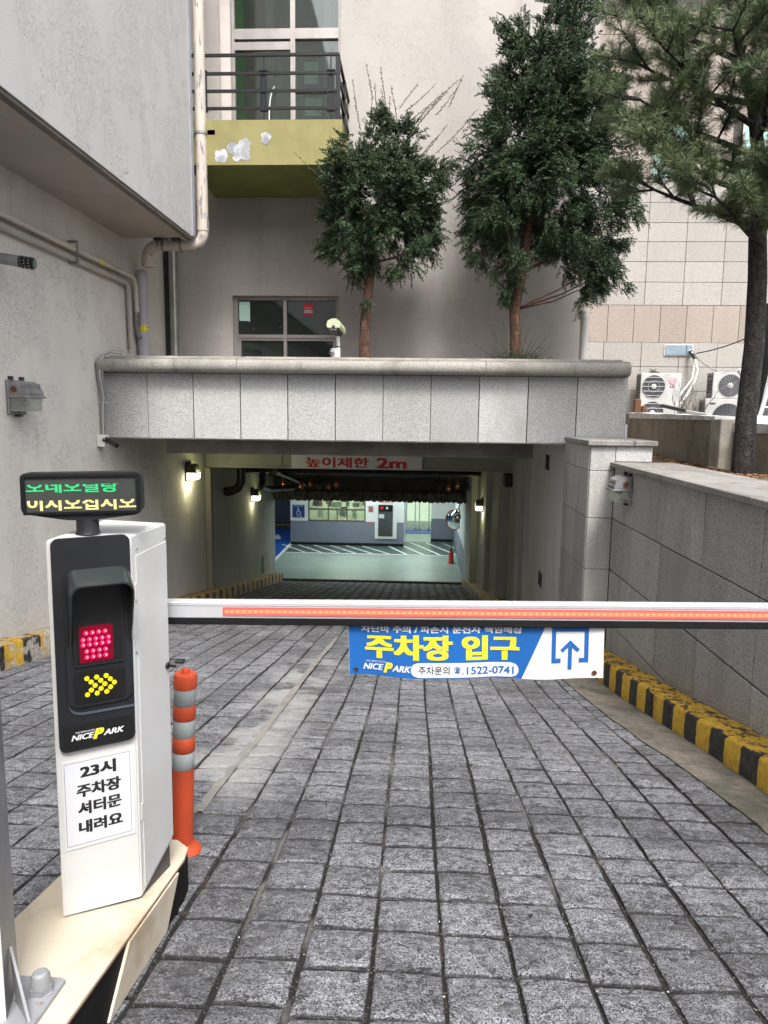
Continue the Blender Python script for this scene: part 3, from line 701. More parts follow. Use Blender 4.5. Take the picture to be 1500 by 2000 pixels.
part('mouth_lintel', lint, m_ceil_dark, tn)
lum = MB(); rq = random.Random(4); x = -3.85
while x < 1.3:
    wq = rq.uniform(.10, .2); lum.rbox(x, 19.05, -1.075+rq.uniform(-.015,.015), x+wq-.006, 19.24, -.80, .03, 1); x += wq
part('ribbed_duct', lum, surf('duct_wrap', (.13,.13,.125), (.05,.05,.048), 6, .8), tn, kind='stuff')
# pipes below the sloping ceiling
pp = thing('drain_pipes', (-3.6, 14.5, -.2), 'black iron drain pipes with elbows at the left end of the tunnel ceiling', 'pipes')
part('pipe', MB().tube([(-3.55,14.2,.45),(-3.55,14.2,-.1),(-3.62,14.2,-.24),(-3.75,14.2,-.3),(-3.89,14.2,-.32)], .09, 12), m_blackpipe, pp, smooth=60)
part('pipe', MB().tube([(-3.2,14.6,.4),(-3.2,14.6,-.12),(-3.3,14.9,-.28),(-3.3,15.8,-.42),(-2.9,16.6,-.45)], .07, 12), m_blackpipe, pp, smooth=60)
part('pipe', MB().tube([(-2.9,14.4,.1),(-2.9,18.8,-.62)], .06, 12), m_blackpipe, pp, smooth=60)
part('pipe', MB().tube([(-3.8,15.5,.02),(1.4,15.5,.02)], .05, 12), m_blackpipe, pp, smooth=60)
fx = [-3.25, -3.05, -2.82, -2.60, -2.38, -2.15, -1.95, .55, .78, 1.0, 1.25]
hang0 = None
for i, x in enumerate(fx):
    zz = -.42-.03*(i % 3); m_ = MB().lathe([(.018,.32),(.018,.12),(.035,.11),(.035,.06),(.05,.03),(.055,-.02),(.04,-.07),(.015,-.09)], (x, 17.2+.1*(i % 2), zz), 10)
    whole('sprinkler_drop', m_, m_copper if i % 3 != 1 else m_blackpipe, ('copper' if i % 3 != 1 else 'black')+' pipe fitting hanging in the row under the tunnel ceiling, %s the cloudy gap' % ('left of' if i < 7 else 'right of') if False else ('copper' if i % 3 != 1 else 'black')+(' pipe fitting in the crowded row under the tunnel ceiling' if i < 7 else ' pipe fitting in the short row beside the round mirror'), 'pipe fitting', ('copper' if i % 3 != 1 else 'black')+(' fittings in the crowded row' if i < 7 else ' fittings in the short row'), smooth=60)
whole('header_pipe', MB().tube([(-3.4,17.25,-.12),(1.4,17.25,-.12)], .045, 12), m_blackpipe, 'long black pipe crossing the tunnel above the copper fittings', 'pipe', smooth=60)

# height limit sign
sg = thing('height_sign', (-1.1, 12.96, .28), 'white height limit board with red lettering over the tunnel entrance', 'sign')
part('board', MB().rbox(-2.30, 12.945, .285, .10, 12.975, .565, .004, 1), surf('sign_white', (.78,.77,.74), (.73,.72,.69), 2, .6), sg)
part('lettering', text_mb('높이제한', (-2.04,12.943,.305), (1,0,0), (0,0,1), 1.17, .19, .035), m_print_red, sg)
part('lettering', text_mb('2m', (-.74,12.943,.305), (1,0,0), (0,0,1), .56, .19, .04), m_print_red, sg)

# =================================================================== PARAPET
pa = thing('granite_parapet', (-.7, 8.85, .97), 'granite clad parapet beam with rounded coping spanning the ramp entrance', 'parapet')
part('concrete_core', MB().box(-3.9, 8.735, .965, 2.50, 8.999, 1.80), m_joint, pa)
jx = [-3.899, -3.324, -2.754, -2.169, -1.587, -1.003, -.423, .154, .734, 1.316, 1.9, 2.49]
sh = {}
for a, b in zip(jx[:-1], jx[1:]):
    wq = round(b-a, 2)
    if wq not in sh:
        sh[wq] = mesh_of('panel', MB().rbox(-wq/2+.004, -.02, 0, wq/2-.004, .02, .79, .003, 1), m_granite)
    o = link('panel', sh[wq], pa); o.location = ((a+b)/2+.7, 8.714+rnd.uniform(-.0015,.0015)-8.85, -.004); 
part('soffit_lip', MB().box(-3.9, 8.70, .955, 2.49, 8.99, .9645), m_beam, pa)
cx0 = [-3.86, -1.05, -.95+1.64, 2.47]
cx0 = [-3.86, -2.19+.02, .79, 2.47]
prof = [(8.60,1.762),(8.58,1.765)]+[(8.575-.065*math.cos(a), 1.84+.075*math.sin(a)) for a in [math.radians(q) for q in range(-88, 89, 16)]]+[(8.60,1.918),(8.60,1.935),(9.02,1.935),(9.02,1.79),(8.735,1.79),(8.735,1.762)]
for a, b in zip(cx0[:-1], cx0[1:]):
    part('coping_stone', MB().prism(prof, lambda u, v, d: (d, u, v), a+.003, b-.003), m_coping, pa, smooth=40)
part('top_slab', MB().box(-3.80, 8.72, 1.936, 2.42, 9.06, 1.965), surf('coping_slab', (.42,.39,.34), (.30,.28,.25), 5, .85, grime=.5), pa)
part('roof_deck', MB().box(-3.9, 9.0, 1.251, 2.5, 11.098, 1.62), m_soil, pa)
# =================================================================== RIGHT WALL
rwl = thing('granite_wall', (2.3, 4.5, -.8), 'tall grey granite slab wall along the right side of the driveway', 'wall')
part('core', MB().box(2.085, -2, -2.9, 2.34, 7.44, .781), m_joint, rwl)
zb_ = [.781, .245, -.30, -.845, -1.39, -1.935, -2.48]
yj = [7.44, 6.755, 5.962, 5.09, 4.22, 3.35, 2.48, 1.61, .74, -.13, -1.0]
sh = {}
for a, b in zip(yj[1:], yj[:-1]):
    for zt, zl in zip(zb_[:-1], zb_[1:]):
        if zt < gz(a)-.05: continue
        key = (round(b-a, 2), round(zt-zl, 2))
        if key not in sh: sh[key] = mesh_of('slab', MB().rbox(-.018, -key[0]/2+.005, -key[1]/2+.005, .018, key[0]/2-.005, key[1]/2-.005, .003, 1), m_gr_wall)
        o = link('slab', sh[key], rwl); o.location = (2.068-2.3+rnd.uniform(-.0015,.0015), (a+b)/2-4.5, (zt+zl)/2+.8)
cj = [7.44, 6.35, 5.35, 4.3, 3.3, 2.2, 1.1, 0, -1]
for a, b in zip(cj[1:], cj[:-1]):
    o = part('cap_stone', MB().rbox(1.995, a+.003, .783, 2.649, b-.003, .832, .006, 1), m_gr_cap, rwl)
pl = thing('granite_pillar', (2.0, 7.6, -1.9), 'granite pillar with flat cap standing at the end of the driveway wall', 'pillar')
part('core', MB().box(1.81, 7.475, -2.6, 2.40, 8.68, .995), m_joint, pl)
part('core_front', MB().box(1.81, 7.46, -2.6, 2.04, 7.475, .995), m_joint, pl)
for zt, zl in zip([.998,.74,.245,-.30,-.845,-1.39,-1.93], [.74,.245,-.30,-.845,-1.39,-1.93,-2.5]):
    part('slab', MB().rbox(1.795, 7.445, zl+.003, 2.045, 7.47, zt-.003, .003, 1), m_gr_wall, pl)
    part('slab', MB().rbox(1.785, 7.475, zl+.003, 1.808, 8.06, zt-.003, .003, 1), m_gr_wall, pl)
    part('slab', MB().rbox(1.785, 8.066, zl+.003, 1.808, 8.69, zt-.003, .003, 1), m_gr_wall, pl)
part('slab', MB().rbox(2.051, 7.445, .836, 2.42, 7.47, .995, .003, 1), m_granite, pl)
part('cap_stone', MB().rbox(1.755, 7.40, .999, 2.22, 8.62, 1.052, .006, 1), m_gr_cap, pl)
part('cap_stone', MB().rbox(2.226, 7.40, .999, 2.46, 8.62, 1.052, .006, 1), m_gr_cap, pl)
whole('wall_conduit', MB().tube([(1.93,8.90,-2.3),(1.93,8.90,.02),(1.935,8.90,.09)], [.018,.018,.026], 8), m_white_pipe, 'thin white conduit on the pale wall end beside the granite pillar', 'conduit', smooth=60)
# concrete planter wall
def wobble(p0, p1, zlo, zh0, zh1, th, n=14, seed=1):
    mb = MB(); r = random.Random(seed); p0, p1 = Vector(p0), Vector(p1); d = (p1-p0).normalized(); nrm = Vector((d.y, -d.x))
    for i in range(n+1):
        q = p0+(p1-p0)*i/n; z = zh0+(zh1-zh0)*i/n+r.uniform(-.006,.006); o = r.uniform(-.006,.006)
        for s, zz in ((0,zlo),(0,z),(1,z),(1,zlo)): mb.v.append((q.x+nrm.x*(th*s+o*(1-s)), q.y+nrm.y*(th*s+o*(1-s)), zz))
    for i in range(n):
        for j in range(3): a = i*4+j; mb.f.append((a, a+1, a+5, a+4))
    mb.f.append((0,3,2,1)); a = n*4; mb.f.append((a,a+1,a+2,a+3)); return mb
cw = thing('stained_planter_wall', (3.4, 9, .7), 'streaked brown concrete planter wall behind the dark pine trunk', 'wall')
part('wall_run', wobble((3.75,13.2), (3.22,7.95), .6, 1.34, 1.275, -.2), m_retain, cw)
part('wall_run', wobble((3.33,7.80), (3.95,3.2), .6, 1.215, 1.17, -.22, seed=2), m_retain, cw)
part('corner_pier', MB().rbox(3.20, 7.72, .6, 3.40, 7.98, 1.285, .015, 2), surf('pale_stained_concrete', (.40,.39,.35), (.27,.25,.21), 3, .9, 0, .6, 40, .006, .7, (.09,.08,.06), (7,7,.6)), cw)
part('mortar_top', wobble((3.75,13.2), (3.20,7.9), 1.27, 1.372, 1.312, -.24, seed=4), m_white_mortar, cw)
part('mortar_top', wobble((3.33,7.75), (3.95,3.2), 1.15, 1.245, 1.20, -.26, seed=5), m_white_mortar, cw)
lit = MB(); rl_ = random.Random(5)
for _ in range(2600):
    y = rl_.uniform(4.6, 12.2); x = rl_.uniform(2.66, 3.2+(.08*(7.9-y) if y < 7.9 else .1*(y-7.9))); a = rl_.uniform(0, 6.28); L = rl_.uniform(.012,.045); wq = L*rl_.uniform(.12,.5); z = .752+rl_.uniform(0,.02)
    c, s = math.cos(a), math.sin(a); lit.quad((x-c*L,y-s*L,z), (x+s*wq,y-c*wq,z+rl_.uniform(0,.01)), (x+c*L,y+s*L,z+rl_.uniform(0,.008)), (x-s*wq,y+c*wq,z))
tag(link('leaf_litter', mesh_of('leaf_litter', lit, m_litter)), 'dry brown pine needles and leaves on the planter soil', 'litter', kind='stuff')

# =================================================================== RIGHT TILED BUILDING
YT = 17.5
tb = thing('tiled_building', (6, YT, 1), 'beige granite tiled building behind the air conditioners and the pine', 'building')
part('core', MB().box(2.6, YT+.045, .7, 11, YT+4, 13.5), m_joint, tb)
zrows = [1.914-1.13, 1.914-.565, 1.914, 2.479, 3.039, 3.899, 4.424, 4.886, 5.333, 5.755, 6.2, 6.66, 7.1, 7.55, 8.0, 8.45, 8.9, 9.35, 9.8, 10.25]
sh = {}
for r_, (a, b) in enumerate(zip(zrows[:-1], zrows[1:])):
    peach = abs(b-a-.86) < .01 or a > 6.6
    wq = .61 if abs(b-a-.86) < .01 else .885
    m_ = m_gr_peach if peach else m_gr_beige
    x = 2.62
    while x < 10.4:
        xc = x+wq/2
        inwin = (5.0 < xc < 6.4 and 6.7 < (a+b)/2 < 7.9) or (7.3 < xc < 8.6 and 6.7 < (a+b)/2 < 7.9)
        if not inwin:
            key = (round(wq,2), round(b-a,2), peach)
            if key not in sh: sh[key] = mesh_of('tile', MB().rbox(-wq/2+.005, -.02, 0.005, wq/2-.005, .02, b-a-.005, .004, 1), m_)
            o = link('tile', sh[key], tb); o.location = (xc-6, .02+rnd.uniform(-.002,.002), a-1)
        x += wq
for (a, b) in ((4.95,6.4), (7.25,8.6)):
    fr = MB(); z0, z1 = 6.66, 8.0
    fr.box(a,YT-.005,z0,a+.05,YT+.04,z1); fr.box(b-.05,YT-.005,z0,b,YT+.04,z1); fr.box(a+.05,YT-.005,z1-.05,b-.05,YT+.04,z1); fr.box(a+.05,YT-.005,z0,b-.05,YT+.04,z0+.05); fr.box((a+b)/2-.025,YT-.005,z0+.05,(a+b)/2+.025,YT+.04,z1-.05)
    wd = part('window', fr, m_frame_al, tb); part('pane', MB().box(a+.05,YT+.02,z0+.05,b-.05,YT+.026,z1-.05), surf('green_pane', (.25,.42,.36), (.3,.5,.43), 2, .12, spec=.9), wd)
# vent panel with pipes
vp_ = thing('vent_panel', (6.1, 17.4, 2.75), 'blue grey blanking panel mortared into the tiled wall', 'panel')
part('sheet', MB().box(5.83, 17.45, 2.755, 6.30, 17.475, 2.975), m_bluegrey, vp_)
part('sheet', MB().box(6.315, 17.45, 2.755, 6.45, 17.475, 2.975), m_bluegrey, vp_)
em = MB(); em.rbox(5.80,17.47,2.978,6.475,17.49,2.998,.006,1); em.rbox(5.80,17.47,2.73,6.475,17.49,2.752,.006,1); em.rbox(5.805,17.47,2.753,5.828,17.49,2.977,.006,1); em.rbox(6.452,17.47,2.753,6.475,17.49,2.977,.006,1)
part('mortar_edge', em, m_white_mortar, vp_)
hose = thing('refrigerant_hose', (6.4, 17.3, 1.4), 'white taped pipes dropping from the blue grey panel to the air conditioner', 'hose')
part('hose', MB().tube([(6.38,17.44,2.86),(6.40,17.3,2.78),(6.45,17.25,2.6),(6.5,17.2,2.4),(6.46,17.2,2.15),(6.3,17.15,1.85),(6.12,17.1,1.55),(5.95,17.0,1.35)], .03, 8), m_white_pipe, hose, smooth=60)
part('hose', MB().tube([(6.38,17.44,2.80),(6.43,17.3,2.7),(6.44,17.25,2.5),(6.40,17.2,2.2),(6.15,17.15,1.85),(5.98,17.1,1.5),(5.85,17.0,1.2)], .024, 8), m_white_pipe, hose, smooth=60)
part('black_tape', MB().tube([(6.39,17.40,2.83),(6.41,17.28,2.74),(6.45,17.24,2.66)], .045, 8), m_black, hose, smooth=60)
def cable(name, pts, r, label, m=m_black): return whole(name, MB().tube(pts, r, 6), m, label, 'cable', smooth=60)
def sag(a, b, s, n=12): return [(a[0]+(b[0]-a[0])*t, a[1]+(b[1]-a[1])*t, a[2]+(b[2]-a[2])*t-s*4*t*(1-t)) for t in [k/n for k in range(n+1)]]
cable('cable', sag((6.48,17.3,2.78), (8.6,16,4.0), .22), .014, 'thick black cable rising from the vent panel towards the pine trunk')
cable('cable', sag((6.48,17.3,2.7), (8.3,16.5,2.9), .55), .007, 'thin black cable looping low between the vent panel and the pine trunk')
cable('cable', sag((6.1,16.9,1.9), (8.4,16.3,3.2), .05), .005, 'thin grey wire slanting up from the double fan air conditioner', m_grey_metal)
cable('cable', sag((6.2,16.9,1.6), (8.4,16.2,2.9), .06), .005, 'lowest thin grey wire slanting across the tiled wall', m_grey_metal)
bn = MB(); rb = random.Random(2)
for _ in range(60):
    a, b = rb.uniform(0,6.28), rb.uniform(-1,1); L = rb.uniform(.05,.13); c = (5.55+rb.gauss(0,.04), 17.40, 2.32+rb.gauss(0,.03))
    bn.tube([c, (c[0]+L*math.cos(a), c[1]-abs(b)*.05, c[2]+L*math.sin(a)*.7)], .006, 4)
whole('twig_nest', bn, m_twig, 'small brown tuft of dry stems stuck on the tiled wall', 'dry plant')
cable('cable', sag((5.6,17.45,2.33), (6.2,17.45,2.31), .0), .008, 'short black stem running along a tile joint by the dry tuft')

# =================================================================== AIR CONDITIONERS
def fan(cx_, cz, y, r, parent, rings=5, bars=0, spokes=0, hub=.06):
    part('fan_opening', MB().lathe([(r,0),(r,-.006),(r*.97,-.008)], (cx_, y, cz), 28, 'y'), m_acdark, parent)
    g = MB()
    for k in range(rings):
        rr_ = r*(k+1)/rings
        g.tube([(cx_+rr_*math.cos(t), y-.02, cz+rr_*math.sin(t)) for t in [2*PI*i/24 for i in range(25)]], .004, 4)
    for k in range(spokes):
        t = 2*PI*k/spokes; g.tube([(cx_+hub*math.cos(t), y-.022, cz+hub*math.sin(t)), (cx_+r*math.cos(t+.35), y-.02, cz+r*math.sin(t+.35))], .0035, 4)
    for k in range(bars):
        zz = -r+2*r*(k+.5)/bars; hw = math.sqrt(max(0, r*r-zz*zz)); g.box(cx_-hw, y-.026, cz+zz-.008, cx_+hw, y-.014, cz+zz+.006)
    part('fan_grille', g, m_acwhite if bars else m_grey_metal, parent)
    part('fan_hub', MB().lathe([(hub,0),(hub,-.02),(hub*.6,-.03)], (cx_, y-.012, cz), 14, 'y'), m_acwhite, parent, smooth=50)
def ac(name, x0, x1, z0, z1, y, fans, label, **kw):
    t = thing(name, ((x0+x1)/2, y, z0), label, 'air conditioner')
    part('casing', MB().rbox(x0, y, z0, x1, y+.36, z1, .015, 2), m_acwhite, t)
    side = MB()
    for k in range(int((z1-z0-.06)/.045)): side.box(x0-.006, y+.03, z0+.04+k*.045, x0-.001, y+.33, z0+.06+k*.045)
    for k in range(4): side.box(x0-.012, y+.05+k*.08, z0+.03, x0-.0065, y+.065+k*.08, z1-.03)
    part('side_coil_grille', side, m_acdark, t, kind='stuff')
    for f_ in fans: fan(f_[0], f_[1], y-.002, f_[2], t, **kw)
    return t
ac1 = ac('air_conditioner', 5.13, 6.05, .95, 2.30, 16.9, [(5.42,1.99,.26), (5.42,1.39,.26)], 'tall white air conditioner outdoor unit with two fans, one above the other', rings=2, bars=5)
part('maker_emblem', MB().lathe([(.085,0),(.085,-.004)], (5.85,16.895,2.12), 20, 'y'), surf('emblem_pink', (.62,.25,.28)), ac1)
em = MB(); em.tube([(5.85+.055*math.cos(t),16.888,2.12+.055*math.sin(t)) for t in [2*PI*i/16*.8+.4 for i in range(17)]], .006, 4); em.box(5.845,16.885,2.10,5.853,16.89,2.15); em.box(5.853,16.885,2.10,5.885,16.89,2.108)
part('emblem_ring', em, m_print_white, ac1)
part('lettering', text_mb('LG', (5.80,16.893,1.97), (1,0,0), (0,0,1), .10, .055, .02), m_dkmetal, ac1)
ac('air_conditioner', 6.68, 7.45, 1.73, 2.32, 16.7, [(7.06,2.02,.25)], 'upper white air conditioner of the stacked pair by the pine trunk', rings=7, spokes=24)
ac3 = ac('air_conditioner', 6.50, 7.45, .95, 1.722, 16.6, [(7.0,1.28,.34)], 'lower larger air conditioner of the stacked pair by the pine trunk', rings=1, spokes=30)
part('badge', MB().box(6.60, 16.592, 1.60, 6.72, 16.598, 1.63), m_dkmetal, ac3)
ac('air_conditioner', 6.85, 7.6, 1.0, 2.0, 15.0, [(7.25,1.5,.3)], 'air conditioner at the photo edge behind the white ladder', rings=1, spokes=12)
# ladder, hose, rod, white block
ld = thing('white_ladder', (5.4, 12, .75), 'white aluminium ladder leaning beside the pine trunk', 'ladder')
A0, A1 = Vector((5.42,11.9,.78)), Vector((6.30,12.3,3.9)); off = Vector((.33,-.18,0))
part('rail', MB().tube([A0, A1], .035, 6), m_alu, ld); part('rail', MB().tube([A0+off, A1+off], .035, 6), m_alu, ld)
for k in range(1, 9):
    p = A0+(A1-A0)*k/9; part('rung', MB().tube([p, p+off], .014, 6), m_alu, ld)
whole('black_hose_bundle', MB().tube([(6.25,12.9,3.3),(6.05,12.9,3.2),(5.95,12.9,2.9),(5.98,12.9,2.2),(5.9,12.9,1.5),(5.85,12.9,.9)], [.03,.10,.13,.12,.10,.1], 10), m_rubber, 'bulky black covered hose hanging at the photo edge behind the ladder', 'hose', smooth=60)
whole('white_riser', MB().tube([(5.05,11.6,.8),(5.08,11.6,1.95),(5.03,11.6,2.05)], [.03,.03,.045], 8), m_white_pipe, 'thin white standpipe just right of the pine trunk', 'pipe', smooth=60)
whole('white_block', MB().rbox(4.55, 9.9, 1.10, 4.95, 10.2, 1.33, .02), m_paper, 'white wrapped block behind the planter wall right of the pine', 'block')
rod = thing('capped_rod', (3.6, 9, 1.3), 'black and white rod lying tilted on top of the concrete planter wall', 'rod')
part('sleeve', MB().cyl((3.42,10.25,1.455), (3.44,9.35,1.375), .026, n=10), m_black, rod, smooth=60)
part('shaft', MB().cyl((3.44,9.35,1.372), (3.46,8.7,1.325), .02, n=10), m_white_pipe, rod, smooth=60)
bs = MB(); rb = random.Random(21)
def grow(p, d, L, r, dep):
    q = p+d*L; mid = p+d*L*.5+Vector((rb.uniform(-.02,.02),)*3); bs.tube([p, mid, q], [r, r*.85, r*.7], 4)
    if dep:
        for _ in range(3): grow(p+d*L*rb.uniform(.45,1), (d+Vector((rb.uniform(-.8,.8), rb.uniform(-.5,.5), rb.uniform(-.2,.7)))).normalized(), L*rb.uniform(.55,.8), r*.6, dep-1)
for k in range(4): grow(Vector((3.9+k*.12, 11+k*.1, 1.0)), Vector((rb.uniform(-.2,.3), 0, 1)).normalized(), .36, .008, 3)
whole('bare_shrub', bs, m_twig, 'leafless twiggy shrub growing in front of the double fan air conditioner', 'shrub')
rc = MB(); rc.rbox(3.98,13.4,1.0,4.10,13.5,1.62,.02); rc.rbox(4.12,13.4,1.0,4.2,13.5,1.5,.02)
whole('rusty_valve', rc, m_rust, 'rusty red fitting low behind the coping end, left of the double fan unit', 'valve')
gp = MB().tube([(2.34,10.9,2.60),(2.34,10.5,2.68)]+[(2.34,10.5-.09*math.sin(t),2.68+.0+.09-.09*math.cos(t)) for t in (0,)], .01, 4)
gp = MB().tube([(2.345,10.5,1.62),(2.345,10.5,2.66),(2.345,10.52,2.73),(2.345,10.58,2.77),(2.345,10.66,2.76),(2.345,10.7,2.70)], .058, 14)
whole('gooseneck_vent', gp, m_white_pipe, 'white gooseneck vent pipe rising behind the right end of the parapet', 'pipe', smooth=60)
# =================================================================== THINGS ON THE LEFT WALL
gas = thing('gas_pipes', (-3.85, 6, 3), 'beige painted gas pipes running along the stucco wall to a small valve', 'pipes')
part('pipe', MB().tube([(-3.83,.5,3.07),(-3.83,9.58,3.06),(-3.83,9.68,3.04),(-3.83,9.72,2.96),(-3.83,9.74,2.62)], .033, 10), m_pvc, gas, smooth=60)
part('pipe', MB().tube([(-3.85,.5,2.97),(-3.85,9.42,2.955),(-3.85,9.5,2.93),(-3.85,9.53,2.86),(-3.85,9.55,2.12)], .036, 10), surf('grey_pipe_paint', (.42,.385,.345), (.37,.34,.30), 3, .5), gas, smooth=60)
part('valve', MB().cyl((-3.83,9.74,2.62),(-3.83,9.74,2.50),.045,n=8).box(-3.80,9.70,2.44,-3.78,9.74,2.60).tube([(-3.83,9.74,2.50),(-3.83,9.74,2.36),(-3.82,9.77,2.30),(-3.80,9.83,2.29)],.032,8), m_lampbody, gas, smooth=40)
for yq in (5.2, 8.0):
    part('clamp', MB().box(-3.899,yq,2.90,-3.79,yq+.03,2.92).box(-3.80,yq,2.92,-3.79,yq+.03,3.13).box(-3.899,yq,3.13,-3.79,yq+.03,3.15), m_lampbody, gas)
part('yellow_tape', MB().cyl((-3.83,8.62,3.062),(-3.83,8.70,3.061),.035,n=10), m_print_yel, gas)
li = thing('lilac_pipe', (-3.8, 9.85, 1.6), 'pale lilac capped pipe standing against the stucco wall behind the parapet', 'pipe')
part('tube', MB().lathe([(.072,1.62),(.072,3.10),(.076,3.11),(.076,3.16),(.06,3.19),(.01,3.20)], (-3.80,9.86,0), 18), m_lilac, li, smooth=50)
part('warning_tape', MB().lathe([(.0735,2.37),(.0735,2.46)], (-3.80,9.86,0), 18), m_print_yel, li, smooth=50)
td = MB()
for k in range(10):
    a = 2*PI*k/10-.5
    for z in (2.39, 2.435): td.add(*_sph((-3.80+.073*math.cos(a), 9.86+.073*math.sin(a), z), .008, 6, 4))
part('tape_dots', td, m_black, li)
dp = thing('drain_pipe', (-2.9, 9.68, 3.5), 'beige downpipe with flaking paint turning under the overhang', 'pipe')
def arc(c, r, a0, a1, n=7, y=9.70): return [(c[0]+r*math.cos(math.radians(a0+(a1-a0)*k/n)), y, c[1]+r*math.sin(math.radians(a0+(a1-a0)*k/n))) for k in range(n+1)]
part('tube', MB().tube([(-2.885,9.70,12),(-2.885,9.70,3.66)]+arc((-3.035,3.63),.15,0,-90)+arc((-3.49,3.33),.15,90,180)+[(-3.64,9.70,3.22)], .072, 18), m_pvc_peel, dp, smooth=60)
part('collar', MB().lathe([(.08,3.20),(.08,3.34)], (-3.64,9.70,0), 18), m_pvc, dp, smooth=60)
part('collar', MB().lathe([(.08,3.66),(.08,3.80)], (-2.885,9.70,0), 18), m_pvc_peel, dp, smooth=60)
part('wall_clamp', MB().lathe([(.082,4.86),(.082,4.89)], (-2.885,9.70,0), 18).box(-2.80,9.70,4.86,-2.70,9.74,4.92), m_lampbody, dp)
for hx in (-3.42,-3.18):
    part('hanger', MB().tube([(hx,9.70+.08*math.cos(t),3.48+.08*math.sin(t)) for t in [2*PI*k/12 for k in range(13)]], .006, 4).box(hx-.01,9.56,3.56,hx+.01,9.62,3.63).rbox(hx-.07,9.50,3.50,hx+.05,9.58,3.535,.01,1), m_dkmetal, dp)
sp_ = thing('silver_pipe', (-3.74, 11.0, 1.6), 'weathered silver pipe in the corner between the stucco walls', 'pipe')
part('tube', MB().cyl((-3.75,11.0,1.62),(-3.74,11.0,6.0),.066,n=18), m_silver, sp_, smooth=60)
part('corner_shade', MB().box(-3.899,11.02,1.62,-3.815,11.095,6.0), m_dkmetal, sp_)  # dark strip added for the shade in the wall corner
part('corner_bead', MB().box(-2.969,9.50,3.56,-2.955,9.60,12), surf('bead', (.33,.34,.38), (.28,.29,.33), 4), lb)

def wallpack(y, zc, xw, sgn, label, sc=1.0, lit=False, group=None):
    """box shaped wall lamp; built with the wall at xw, reaching out sgn*x"""
    t = thing('wall_lamp', (xw, y, zc), label, 'wall lamp', group)
    f = lambda a, b, c: (xw+sgn*a*sc, y+b*sc, zc+c*sc)
    def bx(mb, a0, b0, c0, a1, b1, c1, r=.008):
        st = len(mb.v); mb.rbox(a0, b0, c0, a1, b1, c1, r, 1)
        for i in range(st, len(mb.v)): mb.v[i] = f(*mb.v[i])
        return mb
    part('back_plate', bx(MB(), .002,-.15,-.165,.03,.15,.165), m_lampbody if not lit else m_dkmetal, t)
    # hood with sloping top
    n0 = MB().prism([(.03,.015),(.21,.015),(.215,.045),(.17,.13),(.12,.155),(.03,.155)], lambda u, v, d: f(u, d, v), -.15, .15)
    part('hood', n0, m_lampbody if not lit else m_dkmetal, t)
    part('drip_rim', bx(MB(), .03,-.16,-.005,.235,.16,.014,.004), m_lampbody if not lit else m_dkmetal, t)
    ribs = MB()
    for k in range(9): bx(ribs, .172,-.13+k*.03,.06,.20,-.118+k*.03,.13,.002)
    part('cooling_ribs', ribs, m_lampbody if not lit else m_dkmetal, t, kind='stuff')
    part('knockout_plug', MB().lathe([(.03*sc,0),(.03*sc,-.006*sc),(.022*sc,-.008*sc)], f(.085,-.151,.075), 14, 'y'), m_rust, t)
    g = MB().prism([(.032,-.006),(.205,-.006),(.195,-.13),(.032,-.13)], lambda u, v, d: f(u, d, v), -.14, .14)
    part('glass', g, m_glass_lamp if not lit else m_bulb, t)
    if not lit:
        part('bulb', MB().add(*_sph(f(.11,0,-.06), .035*sc, 10, 8, (1,1.3,1))), m_paper, t, smooth=180)
        part('inner_reflector', bx(MB(), .034,-.13,-.12,.04,.13,-.01,.002), m_alu, t)
    for b in (-.10, .09): part('bracket', bx(MB(), .0,b,.165,.04,b+.04,.20,.004), m_dkmetal, t)
    part('lower_clip', bx(MB(), .0,-.02,-.185,.05,.05,-.165,.004), m_dkmetal, t)
    if lit:
        l = bpy.data.lights.new('lamp_glow', 'POINT'); l.energy = lit*.30; l.color = (1, .92, .55); l.shadow_soft_size = .07
        o = bpy.data.objects.new('lamp_glow', l); COL.objects.link(o); o.parent = t
        o.location = (sgn*.16*sc, 0, -.20*sc)
        l2 = bpy.data.lights.new('lamp_glow', 'POINT'); l2.energy = lit*.12; l2.color = (.93, 1, .40); l2.shadow_soft_size = .05
        o = bpy.data.objects.new('lamp_glow', l2); COL.objects.link(o); o.parent = t; o.location = (sgn*.32*sc, .1, .02)
    return t
wallpack(6.78, 1.41, -3.9, 1, 'unlit grey box lamp on the stucco wall above the ticket display', 1.0)
wallpack(6.92, .60, 2.05, -1, 'unlit grey box lamp on the dark granite wall beside the pillar', .82)
wallpack(11.9, .27, -3.9, 1, 'lit lamp just inside the tunnel mouth, glowing yellow on the plaster', .9, lit=11)
wallpack(16.6, -.66, -3.9, 1, 'smaller lit lamp deeper down the tunnel beyond the door frame', .9, lit=8)
wallpack(15.9, -.72, 1.5, -1, 'lit lamp on the stepped wall ledge near the round mirror', .8, lit=8)

